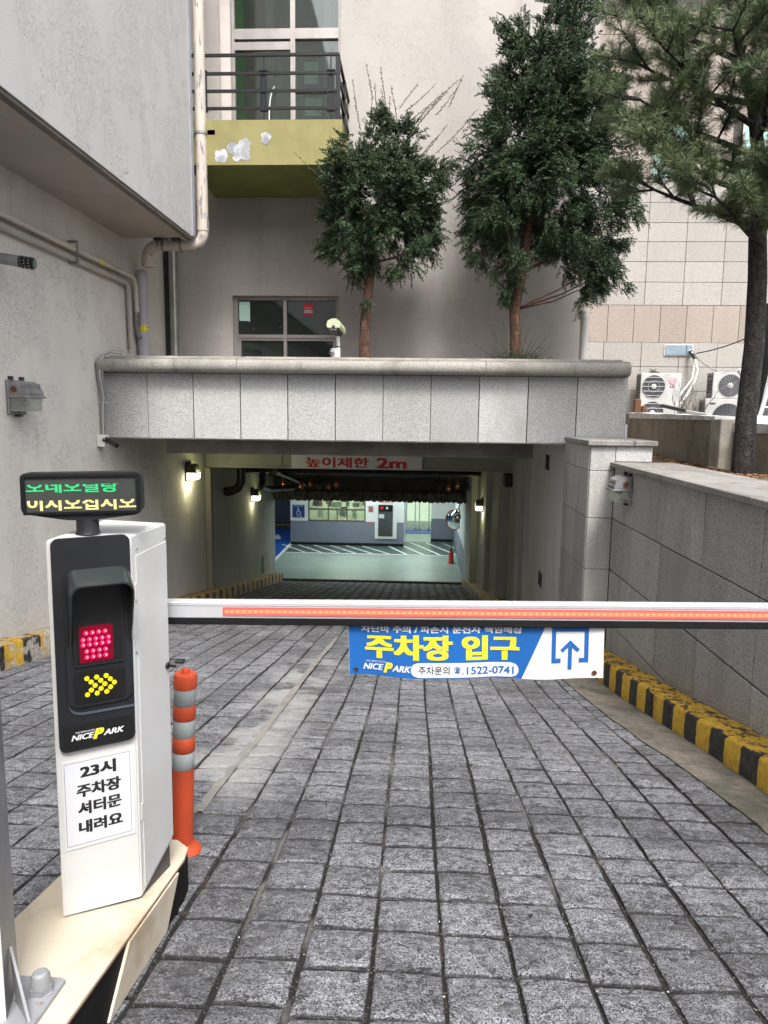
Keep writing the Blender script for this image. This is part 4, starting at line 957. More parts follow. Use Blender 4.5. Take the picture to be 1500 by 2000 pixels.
cc = thing('wall_camera', (-3.86, 8.62, .93), 'small black security camera on a white junction box below the conduit loop', 'security camera')
part('junction_box', MB().rbox(-3.898, 8.50, .855, -3.80, 8.64, 1.0, .008), m_white_pipe, cc)
part('ball_joint', MB().add(*_sph((-3.78,8.56,.935), .03, 12, 8)), m_black, cc, smooth=180)
part('camera_body', MB().cyl((-3.79,8.54,.945),(-3.62,8.44,.875),.030,n=14), m_black, cc, smooth=60)
part('lens', MB().add(*_sph((-3.80,8.50,.94), .024, 12, 8)), m_lens, cc, smooth=180)
cnd = thing('conduit_loop', (-3.84, 8.6, 1.0), 'three grey conduits bent over the left end of the granite coping', 'conduit')
for k, dx in enumerate((0, .028, .058)):
    pth = [(-3.60+dx*.2,8.66,1.985+.01*k),(-3.72,8.60,1.99+.008*k),(-3.80+dx*.5,8.56,1.96),(-3.865+dx,8.535,1.86),(-3.865+dx,8.54,1.70),(-3.85+dx,8.58,1.45),(-3.87+dx*.8,8.60,1.30),(-3.868+dx*.6,8.60,1.0)]
    part('conduit', MB().tube(pth, .011, 8), m_grey_metal if k != 1 else m_pvc, cnd, smooth=60)
part('strap', MB().rbox(-3.888, 8.58, 1.385, -3.78, 8.615, 1.40, .003, 1), m_alu, cnd)
fc = thing('bullet_camera', (-3.8, 6.6, 2.63), 'bullet camera with perforated ring poking in at the photo edge on the stucco wall', 'security camera')
part('camera_body', MB().cyl((-3.9,6.45,2.66),(-3.62,6.50,2.62),.05,n=16), m_lampbody, fc, smooth=60)
part('perforated_ring', MB().cyl((-3.62,6.50,2.62),(-3.50,6.53,2.605),.053,n=16), m_black, fc, smooth=60)
part('lens', MB().cyl((-3.50,6.53,2.605),(-3.49,6.532,2.604),.042,n=16), surf('greenish_lens', (.10,.2,.15), None, 3, .1), fc, smooth=60)
hl = MB()
for k in range(12):
    for q in (0, 1, 2):
        a = 2*PI*k/12+.2*q; hl.add(*_sph((-3.595+q*.035, 6.507+q*.008+.053*math.sin(a), 2.617-q*.005+.053*math.cos(a)), .007, 5, 4))
part('ring_holes', hl, m_grey_metal, fc, kind='stuff')

cp = thing('camera_mast', (-1.0, 8.9, 1.965), 'white mast with two security cameras on the parapet in front of the window', 'security camera')
part('mast', MB().cyl((-.985,8.9,1.965),(-1.0,8.9,2.24),.022,n=12), m_white_pipe, cp, smooth=60)
part('band', MB().cyl((-.992,8.9,2.10),(-.992,8.9,2.112),.0235,n=12), m_black, cp, smooth=60)
hs_ = MB(); hs_.prism([(-.075,-.03),(-.085,.0),(-.07,.05),(-.02,.075),(.03,.075),(.075,.045),(.085,0),(.075,-.03)], lambda u, v, d: (-1.005+u+d*.12, 8.84+d, 2.315+v-d*.15), -.17, .12)
part('sun_shield', hs_, m_lime, cp, smooth=30)
part('camera_body', MB().prism(disc(0,-.01,.06,16), lambda u, v, d: (-1.005+u+d*.12, 8.84+d, 2.305+v-d*.15), -.155, .08), m_black, cp, smooth=40)
part('lens', MB().add(*_sph((-1.025,8.69,2.325), .028, 12, 8)), m_lens, cp, smooth=180)
part('led_bezel', MB().prism([(-.04,-.035),(.04,-.035),(.04,.03),(-.04,.03)], lambda u, v, d: (-1.024+u, 8.684+d, 2.318+v), 0, .004), m_grey_metal, cp)
part('lower_box', MB().rbox(-1.075, 8.84, 1.975, -.965, 8.90, 2.085, .01), m_white_pipe, cp)
part('lower_camera', MB().add(*_sph((-1.06,8.82,2.03), .036, 14, 10)), m_grey_metal, cp, smooth=180)
part('lower_lens', MB().add(*_sph((-1.075,8.79,2.03), .018, 10, 8)), m_lens, cp, smooth=180)

# =================================================================== BARRIER
PH = .16
pz = lambda y, o=0.: PH-SL*y+o
pb = thing('barrier_plinth', (-.95, 1.8, -.3), 'cream steel plinth with rusty edges and black sides under the barrier cabinet', 'plinth')
outl = [(-1.135,.5),(-.775,.5),(-.775,2.22),(-.79,2.31),(-.85,2.37),(-1.05,2.37),(-1.135,2.25)]
part('rubber_block', MB().prism([(u*.985-.014, v) for u, v in outl], lambda u, v, d: (u, v, pz(v, d)), -.20, -.012), m_rubber, pb)
part('top_plate', MB().prism(outl, lambda u, v, d: (u, v, pz(v, d)), -.0115, 0), m_cream, pb)
part('rust_edge', MB().prism([(-.7745,.5),(-.7735,.5),(-.7735,2.22),(-.7745,2.22)], lambda u, v, d: (u, v, pz(v, d)), -.0105, -.0065), m_rust, pb)
for ya in (1.63, .75):
    q = MB().add([(-.770,ya-.02,pz(ya-.02,-.155)),(-.770,ya+.40,pz(ya+.40,-.155)),(-.768,ya+.52,pz(ya+.52,-.012)),(-.768,ya+.12,pz(ya+.12,-.012)),
                  (-.777,ya-.02,pz(ya-.02,-.155)),(-.777,ya+.40,pz(ya+.40,-.155)),(-.777,ya+.52,pz(ya+.52,-.012)),(-.777,ya+.12,pz(ya+.12,-.012))],
                 [(0,1,2,3),(4,7,6,5),(0,4,5,1),(1,5,6,2),(2,6,7,3),(3,7,4,0)])
    part('slanted_side_plate', q, m_cream, pb)

bg_ = thing('parking_barrier', (-.92, 2.0, -.15), 'white parking barrier cabinet with LED display on top and red lit boom', 'barrier')
FLb, FRb, RRb, RLb = (-1.0,1.83), (-.815,1.95), (-.797,2.18), (-1.005,2.20)
FLt, FRt, RRt, RLt = (-.99,1.827), (-.807,1.949), (-.786,2.176), (-.99,2.19)
body = MB().add([(*FLb,-.158),(*FRb,-.173),(*RRb,-.125),(*RLb,-.12),(*FLt,.953),(*FRt,.947),(*RRt,.95),(*RLt,.955)],
                [(0,3,2,1),(4,5,6,7),(0,1,5,4),(1,2,6,5),(2,3,7,6),(3,0,4,7)])
bm = bmesh.new(); vv = [bm.verts.new(v) for v in body.v]; [bm.faces.new([vv[i] for i in f]) for f in body.f]
bmesh.ops.bevel(bm, geom=bm.edges[:], offset=.004, segments=2, affect='EDGES'); body = MB().bm(bm)
part('cabinet', body, m_whitepaint, bg_, smooth=35)
inner = MB().add([(-.985,1.85,pz(1.85,.001)),(-.822,1.962,pz(1.962,.001)),(-.805,2.17,pz(2.17,.001)),(-.985,2.18,pz(2.18,.001)),(-.985,1.85,-.12),(-.822,1.962,-.12),(-.805,2.17,-.10),(-.985,2.18,-.10)],
                 [(0,3,2,1),(4,5,6,7),(0,1,5,4),(1,2,6,5),(2,3,7,6),(3,0,4,7)])
part('dark_foot', inner, surf('dark_foot', (.07,.06,.06), (.05,.045,.045), 6, .6), bg_)
U = Vector((.839,.544,0)).normalized(); Nn = Vector((U.y,-U.x,0))
def fp(u, v, d=0.):
    l = .009*(v+.16)/1.11; return (-1.0+U.x*u+Nn.x*d+l, 1.83+U.y*u+Nn.y*d-.003*(v+.16)/1.11, v)
pn = part('front_panel', MB().prism(rrect(.012,.347,.215,.955,.02,5), fp, .0005, .013), m_blackmat, bg_, smooth=30)
part('window_surround', MB().prism(rrect(.038,.475,.211,.868,.03,6), fp, .0135, .019), m_blackmat, pn, smooth=30)
part('signal_window', MB().prism(rrect(.056,.592,.190,.82,.012,4), fp, .0195, .022), m_black, pn, smooth=30)
rim = MB()
for a, b, c, d in ((.058,.594,.063,.81),(.183,.594,.188,.81),(.063,.594,.183,.599)): rim.prism([(a,b),(c,b),(c,d),(a,d)], fp, .0222, .0245)
part('window_rim', rim, m_blackmat, pn)
lens = part('red_lens', MB().prism(rrect(.072,.603,.160,.708,.006,3), fp, .0223, .0235), m_led_redglow, pn)
hz = []
for r_, (nn, off_) in enumerate(((4,.5),(5,0),(5,0),(4,.5))):
    pass
ld_ = MB(); lc = MB()
rows = [(.688,4,.5),(.670,5,0),(.655,5,0),(.636,4,.5),(.619,4,.5)]
for v, n_, o_ in rows:
    for k in range(n_):
        u = .082+(k+o_)*.0165
        c = fp(u, v, .0245); ld_.add(*_sph(c, .0070, 10, 6, (1,1,1.05))); c2 = fp(u+.0005, v+.002, .0305); lc.add(*_sph(c2, .0026, 6, 5))
part('red_led_cluster', ld_, m_led_red, lens, smooth=180, kind='stuff'); part('led_highlight', lc, m_led_hot, lens, smooth=180, kind='stuff')
# hood
arch = [(.044,.655),(.044,.72),(.044,.80)]+[(.072-.028*math.cos(a), .84+.028*math.sin(a)) for a in [math.radians(q) for q in range(0, 91, 15)]]+[(.13,.868)]+[(.184+.028*math.sin(a), .84+.028*math.cos(a)) for a in [math.radians(q) for q in range(0, 91, 15)]]+[(.212,.80),(.212,.72),(.212,.655)]
hd_ = MB(); nA = len(arch)
for i, (u, v) in enumerate(arch):
    dep = .018+.075*min(1, max(0, (v-.655)/.16))**.8; du = (.004 if u < .128 else -.004)*(1 if abs(u-.128) > .05 else .3); dv = -.004 if v > .83 else 0
    fu = (u-.128)*.97+.128; fv = v-(.030 if v > .8 else .012)
    hd_.v += [fp(u, v, .019), fp(fu, fv, dep), fp(fu+du, fv+dv, dep), fp(u+du, v+dv, .019)]
for i in range(nA-1):
    a, b = i*4, (i+1)*4
    for k in range(3): hd_.f.append((a+k, b+k, b+k+1, a+k+1))
hd_.f.append((0,1,2,3)); hd_.f.append(tuple((nA-1)*4+k for k in (3,2,1,0)))
part('hood', hd_, surf('satin_black', (.018,.024,.024), (.015,.02,.02), 5, .32, spec=.7), pn, smooth=50)
aw = part('arrow_window', MB().prism(rrect(.054,.487,.190,.580,.012,4), fp, .0135, .0215), m_black, pn, smooth=30)
ad = MB()
for k in range(3):
    for ou, ov in ((0,.0235),(.0105,.0118),(.021,0),(.0105,-.0118),(0,-.0235)):
        ad.prism(disc(.088+k*.0255+ou, .534+ov, .0069, 14), fp, .022, .0232)
part('arrow_dots', ad, m_arrow, aw, kind='stuff')
gv = MB(); pts = [(.040,.490),(.042,.478),(.048,.468),(.058,.461),(.075,.457),(.14,.456),(.214,.455)]
for (a, b), (c, d) in zip(pts[:-1], pts[1:]): gv.prism([(a,b-.006),(c,d-.006),(c,d),(a,b)], fp, .0132, .0165)
part('panel_crease', gv, surf('crease_sheen', (.06,.075,.095), None, 3, .3), pn)
npp = part('name_plate', MB().prism(rrect(.021,.357,.207,.424,.004,3), fp, .0135, .015), m_black, pn)
nicepark(fp(.042,.379,.0156), (U.x,U.y,.0), (0.008,0,1), .142, .036, npp)
nt_ = part('paper_notice', MB().prism([(.016,.045),(.207,.045),(.207,.315),(.016,.315)], fp, .001, .0022), m_paper, bg_)
bd = MB()
for a, b, c, d in ((.021,.056,.022,.308),(.198,.056,.199,.308),(.022,.307,.198,.308),(.022,.056,.198,.057)): bd.prism([(a,b),(c,b),(c,d),(a,d)], fp, .0023, .0027)
part('border_line', bd, surf('grey_ink', (.12,.12,.15)), nt_)
for body_, v, a, b in (('23시',.256,.062,.160),('주차장',.199,.051,.172),('셔터문',.145,.053,.172),('내려요',.087,.053,.174)):
    part('lettering', text_mb(body_, fp(a, v, .0026), (U.x,U.y,0), (.008,0,1), b-a, .040, .05), m_print_black, nt_)
# side door
U2 = Vector((.02,.23,0)).normalized(); N2 = Vector((U2.y,-U2.x,0))
def sp2(u, v, d=0.):
    l = .008*(v+.17)/1.11; return (-.815+U2.x*u+N2.x*d+l, 1.95+U2.y*u+N2.y*d, v)
sdn = part('service_door', MB().prism([(.022,-.150),(.224,-.105),(.222,.893),(.022,.885)], sp2, .0005, .003), m_whitepaint, bg_)
for (u_, v_) in ((.030,.905),(.215,.905),(.030,-.158+.02),(.012,.60)):
    part('screw', MB().prism(disc(u_, v_, .0035, 8), sp2, .0005, .0038), m_grey_metal, bg_)
for v_ in (.78,.10):
    part('hinge', MB().prism([(.012,v_-.025),(.021,v_-.025),(.021,v_+.025),(.012,v_+.025)], sp2, .0005, .004), m_whitepaint, bg_)
lk = MB().prism(disc(.205,.49,.010,14), sp2, .003, .010); part('lock', lk, m_black, sdn)
kyy = sp2(.205,.49,.012)
part('key', MB().box(kyy[0], kyy[1]-.002, kyy[2]-.004, kyy[0]+.022, kyy[1]+.002, kyy[2]+.004).rbox(kyy[0]+.02, kyy[1]-.012, kyy[2]+.012, kyy[0]+.05, kyy[1]+.012, kyy[2]+.022, .003, 1), m_black, sdn)
part('key_ring', MB().tube([(kyy[0]+.012+.014*math.cos(t), kyy[1], kyy[2]+.008+.014*math.sin(t)) for t in [2*PI*k/14*.6+.3 for k in range(15)]], .0014, 5), m_black, sdn)
# LED display
ds = thing('unused', (0,0,0), None, None) if False else None
UD = Vector((.970,.242,.010)).normalized(); VD = Vector((-.010,0,1)).normalized(); ND = UD.cross(VD).normalized()   # towards the camera
def dp_(u, v, d=0.):
    q = Vector((-1.1,1.868,0))+UD*u+VD*(v)+ND*(d); return (q.x, q.y, q.z)
def rpoly(pts, r=.012, n=3):
    out = []; m = len(pts)
    for i in range(m):
        p, a, b = Vector(pts[i]), Vector(pts[i-1]), Vector(pts[(i+1) % m])
        da, db = (a-p).normalized(), (b-p).normalized()
        rr_ = min(r, (a-p).length*.45, (b-p).length*.45)
        A_, B_ = p+da*rr_, p+db*rr_
        for k in range(n+1):
            t = k/n; out.append(tuple(A_*(1-t)**2+p*2*t*(1-t)+B_*t*t))
    return out
oh = rpoly([(.038,1.014),(.15,.994),(.227,.994),(.335,1.006),(.349,1.02),(.349,1.126),(.034,1.126),(.032,1.026)], .016)
dsp = part('display_housing', MB().prism(oh, dp_, -.055, .0), m_blackmat, bg_, smooth=30)
fr_ = MB()
scr = (.047,1.019,.334,1.115)
bez = [((.039,1.115),(.345,1.115),(.345,1.121),(.039,1.121)), ((.039,1.012),(.345,1.012),(.345,1.019),(.039,1.019)), ((.039,1.019),(.047,1.019),(.047,1.115),(.039,1.115)), ((.334,1.019),(.345,1.019),(.345,1.115),(.334,1.115))]
for q in bez: fr_.prism(list(q), dp_, .0005, .007)
part('bezel', fr_, m_black, dsp)
part('screen', MB().prism([(scr[0],scr[1]),(scr[2],scr[1]),(scr[2],scr[3]),(scr[0],scr[3])], dp_, .0005, .0015), surf('screen_grey', (.05,.054,.05), (.042,.046,.043), 3, .25, spec=.6), dsp)
def led_text(body_, u, v, w_, h_, cut, m, name):
    a, fs = text2d(body_, w_, h_, .03)
    bm = bmesh.new(); vv = [bm.verts.new((p[0], p[1], 0)) for p in a]
    for f in fs:
        try: bm.faces.new([vv[i] for i in f])
        except ValueError: pass
    bmesh.ops.bisect_plane(bm, geom=bm.verts[:]+bm.edges[:]+bm.faces[:], plane_co=(0, h_*cut, 0), plane_no=(0,1,0), clear_outer=True)
    rows_ = 9
    for k in range(1, rows_):
        bmesh.ops.bisect_plane(bm, geom=bm.verts[:]+bm.edges[:]+bm.faces[:], plane_co=(0, h_*cut*k/rows_, 0), plane_no=(0,1,0))
    bm.verts.index_update()
    mb = MB(); 
    for v_ in bm.verts: mb.v.append(dp_(u+v_.co.x, v+v_.co.y, .0024))
    mb.f = [tuple(x.index for x in f.verts) for f in bm.faces]; bm.free()
    return part(name, mb, m, dsp)
led_text('오네오릴랑', .048, 1.0715, .240, .034, .68, m_led_green, 'green_lettering')
led_text('이시오십시오', .049, 1.0225, .284, .040, .70, m_led_amber, 'amber_lettering')
part('neck', MB().lathe([(.034,.955),(.031,.962),(.030,1.0)], (-.925,1.94,0), 20), m_blackmat, bg_, smooth=50)
# boom
def bmz(x): return .672+.0175*(x+.8)
def bp(x, v, d): return (x, 2.25+d, bmz(x)-v)
X0, X1 = -.97, 1.93
boom = part('boom', MB().prism([(0,0),(0,.05),(.002,.052),(.044,.052),(.046,.05),(.046,0),(.044,-.002),(.002,-.002)], lambda u, v, d: bp(d, v, u), X0, X1), m_alu, bg_)
part('black_edge_rubber', MB().prism([(-.004,.0525),(-.006,.070),(.0,.074),(.046,.074),(.052,.070),(.050,.0525)], lambda u, v, d: bp(d, v, u), X0, X1), m_rubber, boom)
part('groove_line', MB().prism([(-.0008,.009),(-.0008,.0105),(0,.0105),(0,.009)], lambda u, v, d: bp(d, v, u), X0, X1), m_grey_metal, boom)
part('light_band', MB().prism([(-.0048,.0205),(-.0048,.0345),(-.0042,.0345),(-.0042,.0205)], lambda u, v, d: bp(d, v, u), -.62, X1-.025), emit('boom_light_band', (1, .27, .14), .50), boom)
part('light_strip', MB().prism([(-.004,.014),(-.004,.041),(-.0005,.041),(-.0005,.014)], lambda u, v, d: bp(d, v, u), -.63, X1-.02), m_boom_glow, boom)
dt = MB(); x = -.618
while x < X1-.03:
    p = bp(x, .0275, -.0058); dt.add([(p[0]+.0055*math.cos(a), p[1]+.0, p[2]+.0052*math.sin(a)) for a in [2*PI*k/8 for k in range(8)]]+[(p[0], p[1]-.0015, p[2])], [(k, (k+1) % 8, 8) for k in range(8)])
    x += .0195
part('light_dots', dt, m_boom_dot, boom, kind='stuff')
part('boom_pivot', MB().rbox(-.99, 2.19, .52, -.86, 2.31, .72, .02), m_blackmat, bg_)

# banner hanging from the boom
bn_ = thing('entrance_banner', (.2, 2.26, .45), 'blue and white parking entrance banner hanging from the boom', 'banner')
BW, BH, BX, BZ = .832, .195, -.216, .433
def bfn(u, v, d=0.):   # u,v in 0..1
    s = v; rip = .006*math.sin(u*10.5+.6)+.004*math.sin(u*23)
    return (BX+BW*u+.004*(1-s), 2.262-d+rip*(1-s*.8), BZ+BH*v+.017*u*1.0+.004*math.sin(u*13+1)*(1-s)-.006*math.sin(u*PI)*(1-s))
def sheet(poly_fn, m, name, par, d, nu=40, thick=False):
    """grid strip between left(v) and right(v) borders"""
    mb = MB(); nv = 8
    for j in range(nv+1):
        v = j/nv; a, b = poly_fn(v)
        for i in range(nu+1): mb.v.append(bfn(a+(b-a)*i/nu, v, d))
    for j in range(nv):
        for i in range(nu): q = j*(nu+1)+i; mb.f.append((q, q+1, q+nu+2, q+nu+1))
    return part(name, mb, m, par, smooth=180)
cloth = sheet(lambda v: (0, 1), m_print_white, 'cloth', bn_, 0)
sheet(lambda v: (.001, .685+.10*v), m_print_blue, 'blue_field', cloth, .0008)
def btext(body_, u0, u1, v0, v1, m, bold=.03, shear=0., d=.0018):
    a, fs = text2d(body_, 1, 1, bold, shear)
    return part('lettering', MB().add([bfn(u0+(u1-u0)*p[0], v0+(v1-v0)*p[1], d+p[2]*2) for p in a], fs), m, cloth)
btext('차단바 주의 / 파손시 운전자 책임배상', .05, .685, .770, .895, m_print_white, .035)
btext('주차장 입구', .064, .675, .310, .735, m_print_yel, .05)
a, fs = text2d('NICE', 1, 1, .035, .28); part('lettering', MB().add([bfn(.056+.082*p[0], .10+.11*p[1], .0018+p[2]*2) for p in a], fs), m_print_white, cloth)
a, fs = text2d('ARK', 1, 1, .035, .28); part('lettering', MB().add([bfn(.172+.076*p[0], .10+.11*p[1], .0018+p[2]*2) for p in a], fs), m_print_white, cloth)
a, fs = text2d('SMART PARKING SOLUTION', 1, 1, .0, .2); part('lettering', MB().add([bfn(.066+.08*p[0], .235+.03*p[1], .0018+p[2]*2) for p in a], fs), m_print_white, cloth)
a, fs = text2d('P', 1, 1, .07, .3); part('lettering', MB().add([bfn(.137+.038*p[0], .065+.185*p[1], .0026+p[2]*2) for p in a], fs), m_print_yel, cloth)
def pill_fn(v):
    q = math.sqrt(max(0, 1-(2*min(max(v, 0), 1)-1)**2))*.5*.25*BH/BW
    return (.256+.020-q*1.0, .664-.020+q*1.0)
pm_ = MB(); nu = 40; nv = 10
for j_ in range(nv+1):
    a_, b_ = pill_fn(j_/nv)
    for i_ in range(nu+1): pm_.v.append(bfn(a_+(b_-a_)*i_/nu, .02+.25*j_/nv, .0016))
for j_ in range(nv):
    for i_ in range(nu): q = j_*(nu+1)+i_; pm_.f.append((q, q+1, q+nu+2, q+nu+1))
part('white_pill', pm_, m_print_white, cloth, smooth=180)
btext('주차문의', .277, .400, .075, .215, m_print_black, .0, d=.0032)
btext('☎', .418, .444, .10, .205, m_print_blue, .01, d=.0032)
btext('.', .450, .455, .075, .10, m_print_blue, .01, d=.0032)
btext('1522-0741', .468, .654, .075, .205, m_print_blue, .015, d=.0032)
ic = MB()
def bq(a, b, c, d): ic.add([bfn(a,b,.0018), bfn(c,b,.0018), bfn(c,d,.0018), bfn(a,d,.0018)], [(0,1,2,3)])
bq(.800,.28,.816,.88); bq(.926,.28,.942,.88); bq(.816,.81,.926,.88); bq(.816,.28,.836,.355); bq(.906,.28,.926,.355); bq(.864,.16,.879,.56)
ic.add([bfn(.834,.50,.0018), bfn(.8715,.66,.0018), bfn(.909,.50,.0018), bfn(.899,.455,.0018), bfn(.8715,.575,.0018), bfn(.844,.455,.0018)], [(0,1,4,5),(1,2,3,4)])
part('entry_arrow', ic, m_print_blue, cloth)
for u, v in ((.027,.09),(.966,.09)):
    c = bfn(u, v, .002); part('grommet', MB().tube([(c[0]+.0065*math.cos(t), c[1], c[2]+.0065*math.sin(t)) for t in [2*PI*k/12 for k in range(13)]], .0022, 6).add(*_sph((c[0],c[1]+.001,c[2]), .0045, 8, 4, (1,.2,1))), m_dkmetal if u < .5 else m_rust, cloth)

# bollard
bo = thing('orange_bollard', (-.918, 2.60, gz(2.60)), 'leaning orange flexible bollard with three grey reflective bands beside the barrier', 'bollard')
def lz(prof): return MB().lathe([(r, h) for r, h in prof], (0,0,0), 28)
def lpart(nm, mb, m, par, **k):
    o = link(nm, mesh_of(nm, mb, m, (0,0,0), k.get('smooth', 50)), par); return o
hpx = lambda y: .770*(1668-y)/361
lpart('foot', lz([(.078,0),(.080,.008),(.074,.018),(.055,.028),(.046,.045)]), m_orange, bo)
lpart('tube', lz([(.0455,.03),(.0445,.2),(.043,hpx(1498))]), m_orange, bo)
prev = 1498
for a, b, m_, nm in ((1498,1465,m_reflect,'reflective_band'),(1465,1436,m_orange,'tube_section'),(1436,1403,m_reflect,'reflective_band'),(1403,1375,m_orange,'tube_section'),(1375,1343,m_reflect,'reflective_band')):
    r = .0428 if m_ is m_reflect else .0438
    lpart(nm, lz([(r-.002,hpx(a)),(r,hpx(a)+.002),(r,hpx(b)-.002),(r-.002,hpx(b))]), m_, bo)
lpart('cap', lz([(.044,hpx(1343)),(.0445,hpx(1343)+.004),(.0445,hpx(1322)),(.040,hpx(1317)),(.016,hpx(1316)),(.0155,.762),(.012,.769)]), m_orange, bo)
bo.rotation_euler = (0, math.radians(2.9), 0)

# steel post at the photo edge
po = thing('steel_post', (-1.0, 1.45, -.1), 'grey and white steel post bolted to the plinth at the photo edge', 'post')
P1, P2, P3, P4 = (-.905,1.395), (-.962,1.54), (-1.14,1.50), (-1.12,1.30)
part('shaft', MB().prism([P1,P2,P3,P4], lambda u, v, d: (u, v, d), -.105, 1.3), surf('post_grey', (.16,.16,.17), (.12,.12,.13), 3, .45, .2, .05, 40, .002, .5, (.05,.045,.045)), po)
part('white_front', MB().prism([(-.912,1.388),(-.905,1.3935),(-1.12,1.2985),(-1.127,1.29)], lambda u, v, d: (u, v, d), -.09, 1.3), m_whitepaint, po)
part('foot_plate', MB().prism([(-1.14,1.30),(-.845,1.30),(-.838,1.40),(-.846,1.545),(-.86,1.552),(-1.14,1.55)], lambda u, v, d: (u, v, pz(v, d)), .0005, .012), surf('plate_grey', (.30,.31,.33), (.24,.25,.27), 4, .5, .1, .1, 50, .002, .8, (.22,.10,.04), (18,18,18), (.60,.66)), po)
g = [Vector((-.915,1.45,pz(1.45,.013))), Vector((-.85,1.385,pz(1.385,.013))), Vector((-.93,1.46,pz(1.46,.15)))]
t_ = Vector((.004,.005,0)); part('gusset', MB().add([tuple(q) for q in g]+[tuple(q+t_) for q in g], [(0,1,2),(5,4,3),(0,3,4,1),(1,4,5,2),(2,5,3,0)]), m_grey_metal, po)
part('anchor_bolt', MB().lathe([(.030,0),(.030,.004),(.0265,.006),(.0265,.024)], (-.878,1.492,pz(1.492,.012)), 6).lathe([(.024,.022),(.022,.044),(.018,.052),(.012,.056)], (-.878,1.492,pz(1.492,.012)), 18), m_grey_metal, po, smooth=25)

# =================================================================== GARAGE
GF = -3.3
gr = thing('underground_garage', (-1, 24, GF), 'brightly lit underground garage with green floor seen beyond the ramp', 'garage')
part('floor', MB().box(-9, 19.3, GF-.1, 1.45, 32, GF), m_epoxy, gr)
part('floor_threshold', MB().box(-3.9, 19.22, GF-.3, 1.35, 19.299, GF+.002), surf('threshold', (.16,.16,.14), (.11,.11,.10), 5, .8), gr)
part('ceiling', MB().box(-9, 19.56, -.75, 3, 32, -.6), m_gwhite, gr)
def two_tone(nm, x0, y0, x1, y1, th, zs=-2.45, z1=-.75):
    part(nm, MB().box(x0, y0, zs, x1, y1, z1), m_gwhite, gr); part(nm+'_dado', MB().box(x0, y0, GF+.10, x1, y1, zs-.001), m_gblue, gr); part('skirting', MB().box(x0, y0, GF, x1, y1, GF+.099), m_black, gr)
two_tone('right_wall', 1.36, 19.56, 1.5, 25.5, 0)
two_tone('end_wall', .56, 25.5, 3, 25.7, 0)
part('left_wall', MB().box(-9.2, 19.4, GF, -9.0, 32, -.75), m_gblue, gr)
part('front_wall', MB().box(-9, 19.31, GF, -3.95, 19.5, -.75), m_gwhite, gr)
part('far_wall', MB().box(-9, 30, GF, -4.3, 30.2, -.75), m_gblue, gr)
part('far_wall_stripe', MB().box(-9, 29.98, -1.75, -4.3, 29.999, -1.2), m_gwhite, gr)
part('blue_bay', MB().quad((-8.8,21.6,GF+.004),(-4.45,21.6,GF+.004),(-4.45,29.5,GF+.004),(-8.8,29.5,GF+.004)), m_bluefloor, gr)
part('bay_line', MB().box(-4.45,21.6,GF+.001,-4.35,29.5,GF+.008), m_linewhite, gr)
part('bay_line', MB().add([(-5.5,25.3,GF+.009),(-4.9,25.4,GF+.009),(-5.2,26.4,GF+.009)], [(0,1,2)]), m_linewhite, gr)
part('car_stop', MB().rbox(-6.6, 28.0, GF+.01, -4.6, 28.2, GF+.13, .03, 1), m_kerb_in, gr)
# hatched floor band
part('hatched_band', MB().quad((-4.3,22.95,GF+.004),(1.33,22.95,GF+.004),(1.33,25.4,GF+.004),(-4.3,25.4,GF+.004)), m_epoxy_dk, gr)
hl = MB(); hl.box(-4.3, 22.9, GF+.005, 1.33, 22.99, GF+.009)
part('hatch_edge', hl, m_linewhite, gr)
for k in range(11):
    xa = -4.2+k*.56; y2 = 24.35 if xa < -.9 else 25.2
    part('hatch_line', MB().add([(xa+.5,23.0,GF+.0095),(xa+.6,23.0,GF+.0095),(xa-.42,y2,GF+.0095),(xa-.5,y2,GF+.0095)], [(0,1,2,3)]), m_linewhite, gr)
# office block
ofc = thing('guard_office', (-2.4, 24.4, GF), 'white and grey guard office with lit windows in the garage', 'office')
oz = -2.447
front = wall_xz(24.4, -4.38, -.41, oz, -.75, [(-3.754,-1.746,-2.446,-1.30)], .15)
part('upper_wall', front, m_gwhite, ofc)
part('dado', MB().box(-4.38, 24.4, GF+.1, -.41, 24.55, oz-.001), m_gblue, ofc)
part('skirting', MB().box(-4.38, 24.39, GF, -.41, 24.55, GF+.099), m_black, ofc)
part('side_wall', MB().box(-.52, 24.551, GF, -.41, 29.5, -.75), m_gwhite, ofc); part('side_wall', MB().box(-4.38, 24.551, GF, -4.28, 29.5, -.75), m_gblue, ofc)
part('back_wall', MB().box(-4.2, 26.6, GF, -.55, 26.7, -.75), surf('office_inner', (.62,.66,.52)), ofc)
wfm = MB()
for a, b, c, d in ((-3.754,-3.71,-2.445,-1.3),(-1.79,-1.746,-2.445,-1.3),(-3.71,-1.79,-2.445,-2.40),(-3.71,-1.79,-2.06,-2.0),(-3.07,-3.03,-2.40,-1.3),(-2.42,-2.38,-2.40,-1.3),(-2.75,-2.72,-2.40,-2.06),(-2.1,-2.07,-2.40,-2.06)):
    wfm.box(a, 24.39, c, b, 24.43, d)
owin = part('office_window', wfm, surf('bronze_frame', (.13,.11,.09)), ofc)
part('pane', MB().box(-3.71, 24.45, -2.40, -1.79, 24.455, -1.31), m_glass, owin)
rg = random.Random(12)
cols = [(.7,.72,.66),(.55,.58,.5),(.3,.33,.3),(.72,.7,.5),(.10,.12,.12),(.35,.06,.05),(.6,.64,.7),(.2,.2,.16)]
cm = [surf('office_item', c, None, 3, .7) for c in cols]
